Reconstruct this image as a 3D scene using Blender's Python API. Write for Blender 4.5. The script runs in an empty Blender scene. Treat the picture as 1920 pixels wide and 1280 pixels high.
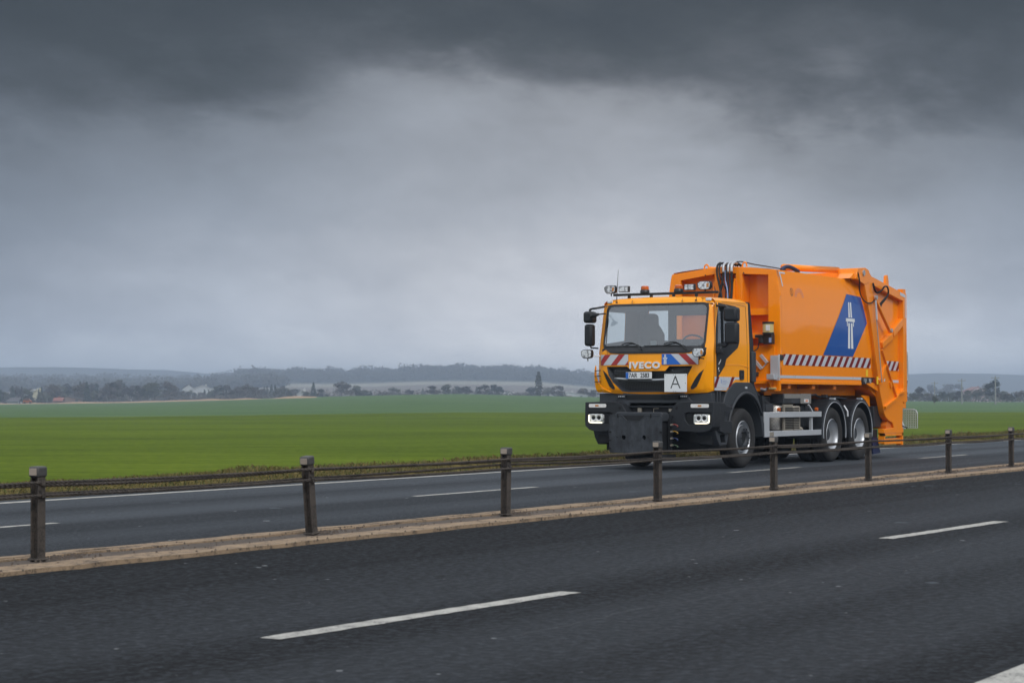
import bpy, bmesh, math, random
from mathutils import Vector, Matrix
from mathutils import noise as mnoise
random.seed(7)
S = bpy.context.scene
COL = S.collection
R = math.radians
PI = math.pi

# ------------------------------------------------------------ camera
VIEW = 30.966            # bearing of the view, degrees from the road direction (+x)
cam_d = bpy.data.cameras.new('camera'); cam = bpy.data.objects.new('camera', cam_d); COL.objects.link(cam)
cam.location = (0, 0, 1.25)
cam.rotation_euler = (R(90 + 1.657), 0, R(VIEW - 90))
cam_d.sensor_width = 36; cam_d.lens = 70.0
cam_d.clip_start = 0.2; cam_d.clip_end = 30000
cam_d.dof.use_dof = True; cam_d.dof.focus_distance = 37.5; cam_d.dof.aperture_fstop = 6.3
S.camera = cam

# ------------------------------------------------------------ sky: storm cloud over a Nishita sky
class NT:
    """tiny helper to write node maths"""
    def __init__(s, nt): s.nt = nt; s.n = nt.nodes; s.l = nt.links
    def node(s, t, **k):
        n = s.n.new(t)
        for a, b in k.items(): setattr(n, a, b)
        return n
    def put(s, sock, v):
        if isinstance(v, bpy.types.NodeSocket): s.l.new(v, sock)
        elif v is not None: sock.default_value = v
    def m(s, op, a, b=None, c=None, clamp=False):
        n = s.node('ShaderNodeMath', operation=op, use_clamp=clamp)
        s.put(n.inputs[0], a); s.put(n.inputs[1], b)
        if c is not None: s.put(n.inputs[2], c)
        return n.outputs[0]
    def mix(s, f, a, b):
        n = s.node('ShaderNodeMix', data_type='RGBA')
        s.put(n.inputs[0], f); s.put(n.inputs[6], a); s.put(n.inputs[7], b)
        return n.outputs[2]
    def ramp(s, f, stops, interp='LINEAR'):
        n = s.node('ShaderNodeValToRGB'); cr = n.color_ramp; cr.interpolation = interp
        while len(cr.elements) > 1: cr.elements.remove(cr.elements[0])
        for i, (p, c) in enumerate(stops):
            if not isinstance(c, (tuple, list)): c = (c, c, c)
            e = cr.elements[0] if i == 0 else cr.elements.new(p)
            e.position = p; e.color = (*c[:3], 1)
        s.put(n.inputs[0], f)
        return n.outputs[0]
    def noise(s, vec, scale=5, detail=4, rough=.5, dist=0, dim='3D'):
        n = s.node('ShaderNodeTexNoise', noise_dimensions=dim)
        s.put(n.inputs['Vector'], vec); n.inputs['Scale'].default_value = scale
        n.inputs['Detail'].default_value = detail; n.inputs['Roughness'].default_value = rough
        n.inputs['Distortion'].default_value = dist
        return n.outputs[0]
    def comb(s, x, y, z=0.0):
        n = s.node('ShaderNodeCombineXYZ')
        for i, v in enumerate((x, y, z)): s.put(n.inputs[i], v)
        return n.outputs[0]
    def sep(s, v):
        n = s.node('ShaderNodeSeparateXYZ'); s.put(n.inputs[0], v); return n.outputs

SUN_EL, SUN_AZ = 40, VIEW + 203       # behind the viewer
W = bpy.data.worlds.new('World'); S.world = W; W.use_nodes = True
W.node_tree.nodes.clear(); t = NT(W.node_tree)
tc = t.node('ShaderNodeTexCoord').outputs['Generated']
mp = t.node('ShaderNodeMapping', vector_type='POINT'); t.put(mp.inputs[0], tc); mp.inputs['Rotation'].default_value = (0, 0, R(-VIEW))
dx, dy, dz = t.sep(mp.outputs[0])                 # dx ahead, dy to the left, dz up
el = t.m('MULTIPLY', t.m('ARCSINE', dz), 180 / PI)                          # elevation, degrees
az = t.m('MULTIPLY', t.m('ARCTAN2', t.m('MULTIPLY', dy, -1.0), dx), 180 / PI)  # degrees to the right of the view
def blob(ca, ce, ra, re, amp):
    """a patch of thicker or thinner cloud, in degrees of the sky"""
    a = t.m('DIVIDE', t.m('SUBTRACT', wa, ca), ra); e = t.m('DIVIDE', t.m('SUBTRACT', we, ce), re)
    q = t.m('ADD', t.m('MULTIPLY', a, a), t.m('MULTIPLY', e, e))
    return t.m('MULTIPLY', t.m('EXPONENT', t.m('MULTIPLY', q, -1.0)), amp)
pv = t.comb(t.m('MULTIPLY', t.m('ADD', az, t.m('MULTIPLY', el, .6)), .11), t.m('MULTIPLY', t.m('SUBTRACT', el, t.m('MULTIPLY', az, .10)), .24), 11.0)
n1 = t.m('SUBTRACT', t.noise(pv, 1.0, 6, .55, .15), .5)
pv2 = t.comb(t.m('MULTIPLY', t.m('ADD', az, el), .22), t.m('MULTIPLY', t.m('SUBTRACT', el, t.m('MULTIPLY', az, .14)), .42), 3.1)
n2 = t.m('SUBTRACT', t.noise(pv2, 1.0, 7, .6, .15), .5)
we = t.m('ADD', el, t.m('MULTIPLY', n1, 5.0)); wa = t.m('ADD', az, t.m('MULTIPLY', n2, 5.0))
g = t.m('ADD', el, t.m('MULTIPLY', n1, 1.8)); g = t.m('ADD', g, t.m('MULTIPLY', n2, 3.2))
n4 = t.m('SUBTRACT', t.noise(t.comb(t.m('MULTIPLY', t.m('ADD', az, el), .55), t.m('MULTIPLY', t.m('SUBTRACT', el, t.m('MULTIPLY', az, .14)), 1.15), 5.5), 1.0, 6, .62, .2), .5)
g = t.m('ADD', g, t.m('MULTIPLY', n4, 1.5))
for b in [(-13, 8.2, 6, 3.2, 1.3), (-7.7, 8.9, 2.6, 1.0, 1.3), (-3.2, 8.3, 2.4, .9, -1.0), (12.5, 7.4, 5, 2.8, 2.2), (4.6, 7.4, 2.4, .5, -.6), (6.5, 9.0, 3.5, 1.0, .7), (-14.5, 5.5, 2.5, 2.5, .8), (2.2, 10.0, 3.5, 1.3, 1.5)]:
    g = t.m('ADD', g, blob(*b))
low = t.ramp(t.m('DIVIDE', g, 14.0, clamp=True),
    [(0, (1.25, 1.27, 1.30)), (.086, (1.0, 1.02, 1.05)), (.164, (.74, .76, .81)), (.27, (.52, .54, .59)), (.38, (.385, .408, .458)), (.49, (.305, .324, .365)),
     (.56, (.255, .268, .300)), (.62, (.215, .225, .25)), (.68, (.125, .130, .145)), (.74, (.060, .062, .070)), (.80, (.026, .027, .030)), (.88, (.010, .010, .012))])
n3 = t.noise(pv, .35, 4, .55)
hi_v = t.m('ADD', .75, t.m('MULTIPLY', n3, .7))
high = t.mix(t.m('MULTIPLY', t.m('SUBTRACT', n3, .3), 1.2, clamp=True), (.95, 1.0, 1.07, 1), (1.5, 1.52, 1.55, 1))
side_f = t.ramp(t.m('DIVIDE', t.m('ABSOLUTE', t.m('SUBTRACT', az, 3.0)), 40.0, clamp=True), [(0, (1.30, 1.27, 1.24)), (.13, (1.10, 1.09, 1.08)), (.28, (.82, .86, .91)), (.44, (.56, .61, .68)), (1, (.9, .9, .9))])
sf = t.mix(side_f, (0, 0, 0, 1), (1, 1, 1, 1))
mul = t.node('ShaderNodeMix', data_type='RGBA', blend_type='MULTIPLY'); mul.inputs[0].default_value = 1
t.put(mul.inputs[6], low); t.put(mul.inputs[7], side_f)
# the cloud bank thins out overhead and behind the viewer
up_f = t.m('DIVIDE', t.m('SUBTRACT', el, 15.0), 22.0, clamp=True)
bk_f = t.m('MULTIPLY', t.m('DIVIDE', t.m('SUBTRACT', t.m('ABSOLUTE', az), 45.0), 50.0, clamp=True), .85)
f = t.m('MAXIMUM', up_f, bk_f)
hr = t.ramp(t.m('DIVIDE', el, 90.0, clamp=True), [(0, .62), (.10, .80), (.28, 1.15), (.55, 1.12), (1, 1.05)])
hm = t.node('ShaderNodeMix', data_type='RGBA', blend_type='MULTIPLY'); hm.inputs[0].default_value = 1
t.put(hm.inputs[6], high); t.put(hm.inputs[7], hr)
cl = t.mix(f, mul.outputs[2], hm.outputs[2])
sky = t.node('ShaderNodeTexSky', sky_type='NISHITA', sun_disc=False)
sky.sun_elevation = R(SUN_EL); sky.sun_rotation = R(90 - SUN_AZ); sky.air_density = 1.5; sky.dust_density = 3
skyc = t.node('ShaderNodeVectorMath', operation='SCALE'); t.put(skyc.inputs[0], sky.outputs[0]); skyc.inputs['Scale'].default_value = .08
fin = t.mix(.93, skyc.outputs[0], cl)
bg = t.node('ShaderNodeBackground'); t.put(bg.inputs[0], fin); bg.inputs[1].default_value = 1.0
wo = t.node('ShaderNodeOutputWorld'); t.l.new(bg.outputs[0], wo.inputs[0])

sl = bpy.data.lights.new('sun', 'SUN'); sl.energy = 1.5; sl.angle = R(18); sl.color = (1, .96, .9)
so = bpy.data.objects.new('sun', sl); COL.objects.link(so)
sdir = Vector((math.cos(R(SUN_EL)) * math.cos(R(SUN_AZ)), math.cos(R(SUN_EL)) * math.sin(R(SUN_AZ)), math.sin(R(SUN_EL))))
so.rotation_euler = sdir.to_track_quat('Z', 'Y').to_euler()
vs = S.view_settings; vs.view_transform = 'Standard'; vs.look = 'None'; vs.exposure = 0; vs.gamma = 1; vs.use_curve_mapping = False

# ------------------------------------------------------------ materials
def newmat(name):
    m = bpy.data.materials.new(name); m.use_nodes = True
    b = m.node_tree.nodes['Principled BSDF']
    return m, NT(m.node_tree), b
def mat(name, c, rough=.5, metal=0, coat=0, var=.12, scale=6, emit=0, bump=0, bscale=60, rvar=.1, spec=None):
    m, t, b = newmat(name)
    co = t.node('ShaderNodeTexCoord').outputs['Object']
    n = t.noise(co, scale, 4, .6)
    k = t.m('MULTIPLY_ADD', n, var * 2, 1 - var)
    vm = t.node('ShaderNodeVectorMath', operation='SCALE'); vm.inputs[0].default_value = c; t.put(vm.inputs['Scale'], k)
    t.put(b.inputs['Base Color'], vm.outputs[0])
    t.put(b.inputs['Roughness'], t.m('MULTIPLY_ADD', n, rvar * 2, rough - rvar, clamp=True))
    b.inputs['Metallic'].default_value = metal
    b.inputs['Coat Weight'].default_value = coat; b.inputs['Coat Roughness'].default_value = .04
    if spec is not None: b.inputs['Specular IOR Level'].default_value = spec
    if emit:
        b.inputs['Emission Color'].default_value = (*c, 1); b.inputs['Emission Strength'].default_value = emit
    if bump:
        bp = t.node('ShaderNodeBump'); bp.inputs['Strength'].default_value = bump; bp.inputs['Distance'].default_value = .01
        t.put(bp.inputs['Height'], t.noise(co, bscale, 3, .6)); t.l.new(bp.outputs[0], b.inputs['Normal'])
    return m
M = {}
M['cab'] = mat('cab_orange', (.93, .345, .001), .34, coat=.5, var=.03, spec=.15)
M['body'] = mat('body_orange', (.93, .265, .0), .38, coat=.62, var=.04, rvar=.04, spec=.1)
M['tail'] = mat('tail_orange', (.86, .245, .0), .42, coat=.5, var=.06, scale=3, spec=.15)
M['under'] = mat('shaded_orange', (.62, .15, .003), .5, coat=.3, var=.12)  # darker copy of the body orange, underside shade put into the colour
M['plastic'] = mat('grey_plastic', (.018, .0205, .025), .5, var=.15, bump=.08, spec=.28)
M['plastic2'] = mat('light_grey_plastic', (.036, .041, .049), .5, var=.12, bump=.08, spec=.28)
M['black'] = mat('black_rubber', (.012, .013, .015), .55, var=.2, spec=.28)
M['void'] = mat('dark_mesh', (.008, .009, .010), .7, spec=.28)
M['steelplate'] = mat('painted_steel', (.030, .034, .041), .42, var=.7, scale=4, rvar=.2, coat=.1)
def plate_steel():
    m, t, b = newmat('scuffed_steel'); co = t.node('ShaderNodeTexCoord').outputs['Object']; s = t.sep(co)
    a = t.noise(t.comb(t.m('MULTIPLY', s[1], 7.0), t.m('MULTIPLY', s[2], 1.6), 1.0), 1.0, 5, .7); c = t.noise(co, 3.5, 5, .7)
    k = t.m('ADD', t.m('MULTIPLY', a, .5), t.m('MULTIPLY', c, .5))
    t.put(b.inputs['Base Color'], t.ramp(k, [(.40, (.016, .018, .022)), (.52, (.032, .037, .045)), (.66, (.062, .070, .082))]))
    b.inputs['Roughness'].default_value = .45; b.inputs['Specular IOR Level'].default_value = .35
    return m
M['steelplate'] = plate_steel()
M['tyre'] = mat('tyre_rubber', (.022, .022, .023), .75, var=.15, bump=.1, spec=.28)
M['silver'] = mat('silver_paint', (.42, .445, .48), .38, metal=.45, var=.05)
M['alu'] = mat('aluminium', (.50, .53, .57), .4, metal=.35, var=.06)
M['white'] = mat('white_sheet', (.70, .73, .76), .35, var=.03)
M['reflwhite'] = mat('reflective_white', (.50, .54, .60), .3, var=.05)
M['red'] = mat('reflective_red', (.33, .012, .012), .3, coat=.3, var=.08)
M['darkred'] = mat('dark_red', (.16, .002, .004), .4, coat=.1, var=.08, spec=.2)
M['amberdim'] = mat('dull_amber', (.5, .2, .04), .3, coat=.4)
M['blue'] = mat('sign_blue', (.003, .075, .33), .35, spec=.2, coat=.5, var=.03)
M['blue2'] = mat('plate_blue', (.01, .12, .5), .3, var=.03)
M['ink'] = mat('black_ink', (.012, .013, .016), .4)
M['chrome'] = mat('chrome', (.86, .87, .88), .25, metal=.7, var=.02)
M['amber'] = mat('amber_lens', (.52, .10, .006), .25, coat=.5, emit=.05)
M['reflector'] = mat('post_reflector', (.30, .255, .21), .5, var=.1, scale=40)
M['seat'] = mat('dark_fabric', (.03, .034, .040), .85)
M['liner'] = mat('cab_liner', (.085, .10, .11), .8)
M['paper'] = mat('paper', (.6, .66, .64), .7, var=.03)
M['led'] = mat('led_strip', (1.0, .90, .66), .4, emit=1.6)
M['clear'] = mat('clear_lens', (.74, .73, .73), .2, coat=.8, var=.25, scale=30)
M['darkblue'] = mat('dark_blue_rubber', (.006, .012, .06), .6)
M['grease'] = mat('grease_reservoir', (.55, .45, .2), .3, coat=.5)
M['yellow'] = mat('yellow_sticker', (.85, .55, .01), .4)
M['hosered'] = mat('red_hose', (.28, .03, .015), .4); M['hoseyel'] = mat('yellow_hose', (.42, .24, .02), .4)
M['hoseblue'] = mat('blue_hose', (.015, .04, .16), .4); M['hosegreen'] = mat('green_hose', (.05, .10, .05), .4)
M['beige'] = mat('warm_steel', (.34, .31, .26), .45, metal=.5, var=.2)
M['pink'] = mat('faded_red_print', (.70, .28, .16), .4)

def lamp_lens():
    m, t, b = newmat('lamp_reflector')
    co = t.node('ShaderNodeTexCoord').outputs['Object']
    v = t.node('ShaderNodeTexVoronoi'); t.put(v.inputs['Vector'], co); v.inputs['Scale'].default_value = 22
    c = t.ramp(v.outputs['Distance'], [(0, (.95, .97, 1.0)), (.5, (.72, .74, .77)), (.75, (.25, .25, .26))])
    t.put(b.inputs['Base Color'], c); b.inputs['Metallic'].default_value = .5; b.inputs['Roughness'].default_value = .2
    b.inputs['Coat Weight'].default_value = 1; b.inputs['Coat Roughness'].default_value = .02
    return m
M['lens'] = lamp_lens()
def glass():
    m, t, b = newmat('tinted_glass'); t.n.remove(b)
    out = t.n['Material Output']
    tr = t.node('ShaderNodeBsdfTransparent'); tr.inputs[0].default_value = (.54, .61, .63, 1)
    gl = t.node('ShaderNodeBsdfGlossy'); gl.inputs[0].default_value = (.9, .95, 1, 1); gl.inputs['Roughness'].default_value = .03
    fr = t.node('ShaderNodeFresnel'); fr.inputs[0].default_value = 1.5
    mx = t.node('ShaderNodeMixShader'); t.put(mx.inputs[0], t.m('MULTIPLY_ADD', fr.outputs[0], 1.3, .12, clamp=True))
    t.l.new(tr.outputs[0], mx.inputs[1]); t.l.new(gl.outputs[0], mx.inputs[2]); t.l.new(mx.outputs[0], out.inputs[0])
    return m
M['glass'] = glass()
def checker():
    m, t, b = newmat('perforated_metal')
    co = t.node('ShaderNodeTexCoord').outputs['Object']
    s = t.sep(co)
    w1 = t.m('SINE', t.m('MULTIPLY', s[0], 240)); w2 = t.m('SINE', t.m('MULTIPLY', s[2], 240))
    w = t.m('MULTIPLY', w1, w2)
    t.put(b.inputs['Base Color'], t.ramp(t.m('MULTIPLY_ADD', w, .5, .5), [(.2, (.10, .10, .10)), (.5, (.36, .35, .33)), (.8, (.5, .49, .47))]))
    b.inputs['Metallic'].default_value = .5; b.inputs['Roughness'].default_value = .38
    return m
M['checker'] = checker()
def letters():
    # chrome lettering
    return M['chrome']

# ------------------------------------------------------------ mesh helpers
from mathutils.geometry import delaunay_2d_cdt
def inside(p, poly):
    c = False; n = len(poly)
    for i in range(n):
        a, b = poly[i], poly[i - 1]
        if (a[1] > p[1]) != (b[1] > p[1]) and p[0] < (b[0] - a[0]) * (p[1] - a[1]) / (b[1] - a[1]) + a[0]: c = not c
    return c
def triangulate(loops):
    """outer loop and holes -> triangles as indices into the flattened loops"""
    flat = [Vector((p[0], p[1])) for l in loops for p in l]; ed = []; o = 0
    for l in loops:
        k = len(l); ed += [(o + i, o + (i + 1) % k) for i in range(k)]; o += k
    vo, eo, fo, ov, oe, of = delaunay_2d_cdt(flat, ed, [], 0, 1e-6)
    out = []
    for f in fo:
        c = sum((vo[i] for i in f), Vector((0, 0))) / len(f)
        if inside(c, loops[0]) and not any(inside(c, h) for h in loops[1:]) and all(ov[i] for i in f):
            out.append([ov[i][0] for i in f])
    return out
def smooth_path(path, sub):
    path = [Vector(p) for p in path]; out = []
    for i in range(len(path) - 1):
        p0, p1, p2, p3 = path[max(i - 1, 0)], path[i], path[i + 1], path[min(i + 2, len(path) - 1)]
        for k in range(sub):
            t = k / sub
            out.append(.5 * ((2 * p1) + (p2 - p0) * t + (2 * p0 - 5 * p1 + 4 * p2 - p3) * t * t + (3 * p1 - p0 - 3 * p2 + p3) * t ** 3))
    out.append(path[-1]); return out
class MB:
    def __init__(s): s.v = []; s.f = []; s.mi = []; s.cur = 0
    def add(s, vs, fs):
        o = len(s.v); s.v += [tuple(p) for p in vs]
        for f in fs: s.f.append(tuple(i + o for i in f)); s.mi.append(s.cur)
        return s
    def mat(s, i): s.cur = i; return s
    def box(s, x0, x1, y0, y1, z0, z1):
        v = [(x, y, z) for x in (x0, x1) for y in (y0, y1) for z in (z0, z1)]
        return s.add(v, [(0, 1, 3, 2), (4, 6, 7, 5), (0, 4, 5, 1), (2, 3, 7, 6), (0, 2, 6, 4), (1, 5, 7, 3)])
    def prism(s, pts, axis, a0, a1, holes=()):
        loops = [list(pts)] + [list(h) for h in holes]
        flat = [p for l in loops for p in l]; n = len(flat)
        def P(p, a):
            return {'x': (a, p[0], p[1]), 'y': (p[0], a, p[1]), 'z': (p[0], p[1], a)}[axis]
        tri = triangulate(loops)
        vs = [P(p, a0) for p in flat] + [P(p, a1) for p in flat]
        fs = [tuple(q) for q in tri] + [tuple(i + n for i in reversed(q)) for q in tri]
        o = 0
        for l in loops:
            k = len(l)
            for i in range(k):
                j = (i + 1) % k; fs.append((o + i, o + j, o + j + n, o + i + n))
            o += k
        return s.add(vs, fs)
    def cyl(s, c, r, axis, a0, a1, seg=16, r2=None):
        r2 = r if r2 is None else r2
        vs = []
        for a, rr in ((a0, r), (a1, r2)):
            for i in range(seg):
                u = c[0] + rr * math.cos(2 * PI * i / seg); w = c[1] + rr * math.sin(2 * PI * i / seg)
                vs.append({'x': (a, u, w), 'y': (u, a, w), 'z': (u, w, a)}[axis])
        fs = [tuple(range(seg)), tuple(range(2 * seg - 1, seg - 1, -1))]
        fs += [(i, (i + 1) % seg, (i + 1) % seg + seg, i + seg) for i in range(seg)]
        return s.add(vs, fs)
    def lathe(s, prof, c, axis='y', seg=32):
        """prof: (radius, position along the axis)"""
        vs = []; n = len(prof)
        for i in range(seg):
            a = 2 * PI * i / seg
            for r, h in prof:
                u, w = c[0] + r * math.cos(a), c[1] + r * math.sin(a)
                vs.append({'x': (h, u, w), 'y': (u, h, w), 'z': (u, w, h)}[axis])
        fs = []
        for i in range(seg):
            j = (i + 1) % seg
            for k in range(n - 1): fs.append((i * n + k, j * n + k, j * n + k + 1, i * n + k + 1))
        return s.add(vs, fs)
    def tube(s, path, r, seg=8, cap=True, sub=None):
        if sub is None: sub = 4 if 4 <= len(path) <= 12 and not isinstance(r, (list, tuple)) else 0
        if sub: path = smooth_path(path, sub)
        path = [Vector(p) for p in path]; vs = []; n = len(path)
        prev = None
        for i, p in enumerate(path):
            d = (path[min(i + 1, n - 1)] - path[max(i - 1, 0)]).normalized()
            ref = Vector((0, 0, 1)) if abs(d.z) < .9 else Vector((1, 0, 0))
            a = d.cross(ref).normalized() if prev is None else (prev - d * prev.dot(d)).normalized()
            prev = a; b = d.cross(a)
            rr = r[i] if isinstance(r, (list, tuple)) else r
            for k in range(seg):
                w = 2 * PI * k / seg; vs.append(p + a * (rr * math.cos(w)) + b * (rr * math.sin(w)))
        fs = [(i * seg + k, i * seg + (k + 1) % seg, (i + 1) * seg + (k + 1) % seg, (i + 1) * seg + k) for i in range(n - 1) for k in range(seg)]
        if cap: fs += [tuple(range(seg)), tuple(range(n * seg - 1, (n - 1) * seg - 1, -1))]
        return s.add(vs, fs)
    def bar(s, p, q, w, h):
        """rectangular bar from p to q"""
        p, q = Vector(p), Vector(q); d = (q - p).normalized()
        ref = Vector((0, 0, 1)) if abs(d.z) < .95 else Vector((1, 0, 0))
        a = d.cross(ref).normalized() * (w / 2); b = a.cross(d).normalized() * (h / 2)
        v = [e + a * i + b * j for e in (p, q) for i in (-1, 1) for j in (-1, 1)]
        return s.add(v, [(0, 1, 3, 2), (4, 6, 7, 5), (0, 4, 5, 1), (2, 3, 7, 6), (0, 2, 6, 4), (1, 5, 7, 3)])
    def grid(s, rows):
        n = len(rows[0]); vs = [p for r in rows for p in r]
        return s.add(vs, [(i * n + j, i * n + j + 1, (i + 1) * n + j + 1, (i + 1) * n + j) for i in range(len(rows) - 1) for j in range(n - 1)])
    def build(s, name, mats, parent=None, bevel=0, smooth=False, solid=0, recalc=True):
        me = bpy.data.meshes.new(name); me.from_pydata(s.v, [], s.f)
        if not isinstance(mats, (list, tuple)): mats = [mats]
        for m in mats: me.materials.append(M[m] if isinstance(m, str) else m)
        me.polygons.foreach_set('material_index', s.mi)
        if recalc:
            b = bmesh.new(); b.from_mesh(me); bmesh.ops.recalc_face_normals(b, faces=b.faces); b.to_mesh(me); b.free()
        if smooth: me.shade_smooth() if smooth is True else me.shade_smooth()
        me.update()
        o = bpy.data.objects.new(name, me); COL.objects.link(o)
        if parent is not None: o.parent = parent
        if smooth == 'angle':
            try: me.set_sharp_from_angle(angle=R(35))
            except Exception: pass
        if solid:
            md = o.modifiers.new('thickness', 'SOLIDIFY'); md.thickness = solid; md.offset = 1
        if bevel:
            md = o.modifiers.new('bevel', 'BEVEL'); md.width = bevel; md.segments = 2; md.limit_method = 'ANGLE'; md.angle_limit = R(35)
            me.shade_smooth()
            try: me.set_sharp_from_angle(angle=R(60))
            except Exception: pass
        return o
def sheet(mb, outer, fn, holes=(), us=(), ws=()):
    """a polygon in (u, w) laid on a surface fn(u, w) -> (x, y, z); cut at us and ws so that it bends"""
    loops = [list(outer)] + [list(h) for h in holes]
    flat = [p for l in loops for p in l]
    tri = triangulate(loops)
    b = bmesh.new(); vv = [b.verts.new((p[0], p[1], 0)) for p in flat]
    for q in tri:
        try: b.faces.new([vv[i] for i in q])
        except ValueError: pass
    for u in us: bmesh.ops.bisect_plane(b, geom=b.verts[:] + b.edges[:] + b.faces[:], plane_co=(u, 0, 0), plane_no=(1, 0, 0))
    for w in ws: bmesh.ops.bisect_plane(b, geom=b.verts[:] + b.edges[:] + b.faces[:], plane_co=(0, w, 0), plane_no=(0, 1, 0))
    b.verts.index_update()
    mb.add([fn(v.co.x, v.co.y) for v in b.verts], [tuple(v.index for v in f.verts) for f in b.faces])
    b.free(); return mb
def fr(a, b, n): return [a + (b - a) * i / n for i in range(n + 1)]
def rrect(u0, u1, w0, w1, r, n=5):
    out = []
    for cx, cy, a0 in ((u1 - r, w1 - r, 0), (u0 + r, w1 - r, 90), (u0 + r, w0 + r, 180), (u1 - r, w0 + r, 270)):
        for i in range(n + 1):
            a = R(a0 + 90 * i / n); out.append((cx + r * math.cos(a), cy + r * math.sin(a)))
    return out
def tag(o, label=None, cat=None, group=None, kind=None):
    if label: o['label'] = label
    if cat: o['category'] = cat
    if group: o['group'] = group
    if kind: o['kind'] = kind
    return o
def empty(name, loc, rz=0):
    o = bpy.data.objects.new(name, None); COL.objects.link(o); o.location = loc; o.rotation_euler = (0, 0, rz); o.empty_display_size = .3
    return o
def text_mesh(name, s, size, fn, m, parent, depth=.004, track=1.0, xs=1.0, bold=0.0, centre=True):
    """letters as a mesh; fn maps flat (u, w, d) to a point on the thing"""
    cu = bpy.data.curves.new(name, 'FONT'); cu.body = s; cu.size = size; cu.extrude = depth; cu.space_character = track; cu.offset = bold
    if centre: cu.align_x = 'CENTER'
    cu.align_y = 'CENTER'; cu.resolution_u = 4
    o = bpy.data.objects.new(name, cu); COL.objects.link(o)
    bpy.context.view_layer.update()
    me = bpy.data.meshes.new_from_object(o.evaluated_get(bpy.context.evaluated_depsgraph_get()))
    bpy.data.objects.remove(o); bpy.data.curves.remove(cu)
    for v in me.vertices: v.co = fn(v.co.x * xs, v.co.y, v.co.z)
    me.materials.clear(); me.materials.append(M[m]); me.name = name
    ob = bpy.data.objects.new(name, me); COL.objects.link(ob); ob.parent = parent
    return ob
# ================================================================ THE SETTING
def asphalt(name, base, seed, gs=15, amp=1.0):
    m, t, b = newmat(name)
    co = t.node('ShaderNodeTexCoord').outputs['Object']
    s = t.sep(co)
    # wheel tracks run along the road: noise that is stretched a hundredfold along x
    tv = t.comb(t.m('MULTIPLY', s[0], .006), t.m('MULTIPLY', s[1], .62), seed)
    tr = t.noise(tv, 1.0, 2, .5)
    tv2 = t.comb(t.m('MULTIPLY', s[0], .04), t.m('MULTIPLY', s[1], 5.0), seed + 3)
    tr2 = t.noise(tv2, 1.0, 3, .6)
    big = t.noise(co, .35, 4, .6)
    fine = t.ramp(t.noise(co, gs, 7, .86), [(.38, .0), (.5, .40), (.62, 1.25)])
    mid = t.noise(co, 4, 5, .75)
    track = t.ramp(tr, [(.36, 0), (.62, 1)])
    k = t.m('ADD', t.m('MULTIPLY', track, .50), t.m('MULTIPLY', tr2, .22))
    k = t.m('ADD', k, t.m('MULTIPLY', big, .22)); k = t.m('ADD', k, t.m('MULTIPLY', mid, .38)); k = t.m('ADD', k, t.m('MULTIPLY', fine, 1.15))
    k = t.m('ADD', t.m('MULTIPLY', t.m('SUBTRACT', k, 1.17), 1.75 * amp), 1.0, clamp=False)
    col = t.node('ShaderNodeVectorMath', operation='SCALE'); col.inputs[0].default_value = base; t.put(col.inputs['Scale'], k)
    c = col.outputs[0]
    vo = t.node('ShaderNodeTexVoronoi'); t.put(vo.inputs['Vector'], co); vo.inputs['Scale'].default_value = 4.0
    wn = t.noise(co, 2.3, 2, .5)
    rad = t.m('MULTIPLY', t.m('SUBTRACT', wn, .49), .55)
    sp = t.m('LESS_THAN', vo.outputs['Distance'], rad)
    c = t.mix(t.m('MULTIPLY', sp, .8), c, (.40, .42, .44, 1))
    v2 = t.node('ShaderNodeTexVoronoi'); t.put(v2.inputs['Vector'], co); v2.inputs['Scale'].default_value = 26
    sp2 = t.m('LESS_THAN', v2.outputs['Distance'], t.m('MULTIPLY', t.m('SUBTRACT', mid, .42), .5))
    c = t.mix(t.m('MULTIPLY', sp2, .35), c, (.12, .125, .13, 1))
    v3 = t.node('ShaderNodeTexVoronoi'); t.put(v3.inputs['Vector'], co); v3.inputs['Scale'].default_value = .75
    sp3 = t.m('LESS_THAN', t.m('ADD', v3.outputs['Distance'], t.m('MULTIPLY', t.m('SUBTRACT', mid, .5), .14)), .055)
    c = t.mix(t.m('MULTIPLY', sp3, .5), c, (.15, .18, .21, 1))
    crk = t.m('ABSOLUTE', t.m('SUBTRACT', s[1], t.m('MULTIPLY_ADD', t.noise(co, .9, 5, .6), .5, 5.2)))
    ck = t.m('MULTIPLY', t.m('LESS_THAN', crk, .007), t.m('GREATER_THAN', big, .47))
    c = t.mix(t.m('MULTIPLY', ck, .5), c, (.10, .11, .12, 1))
    t.put(b.inputs['Base Color'], c)
    t.put(b.inputs['Roughness'], t.m('SUBTRACT', .78, t.m('MULTIPLY', track, .14)))
    b.inputs['Specular IOR Level'].default_value = .12
    bp = t.node('ShaderNodeBump'); bp.inputs['Strength'].default_value = .8; bp.inputs['Distance'].default_value = .012
    t.put(bp.inputs['Height'], fine); t.l.new(bp.outputs[0], b.inputs['Normal'])
    return m
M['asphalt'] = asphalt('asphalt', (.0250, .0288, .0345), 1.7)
M['asphalt2'] = asphalt('pale_asphalt', (.052, .060, .071), 5.2, 22, .6)
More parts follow.
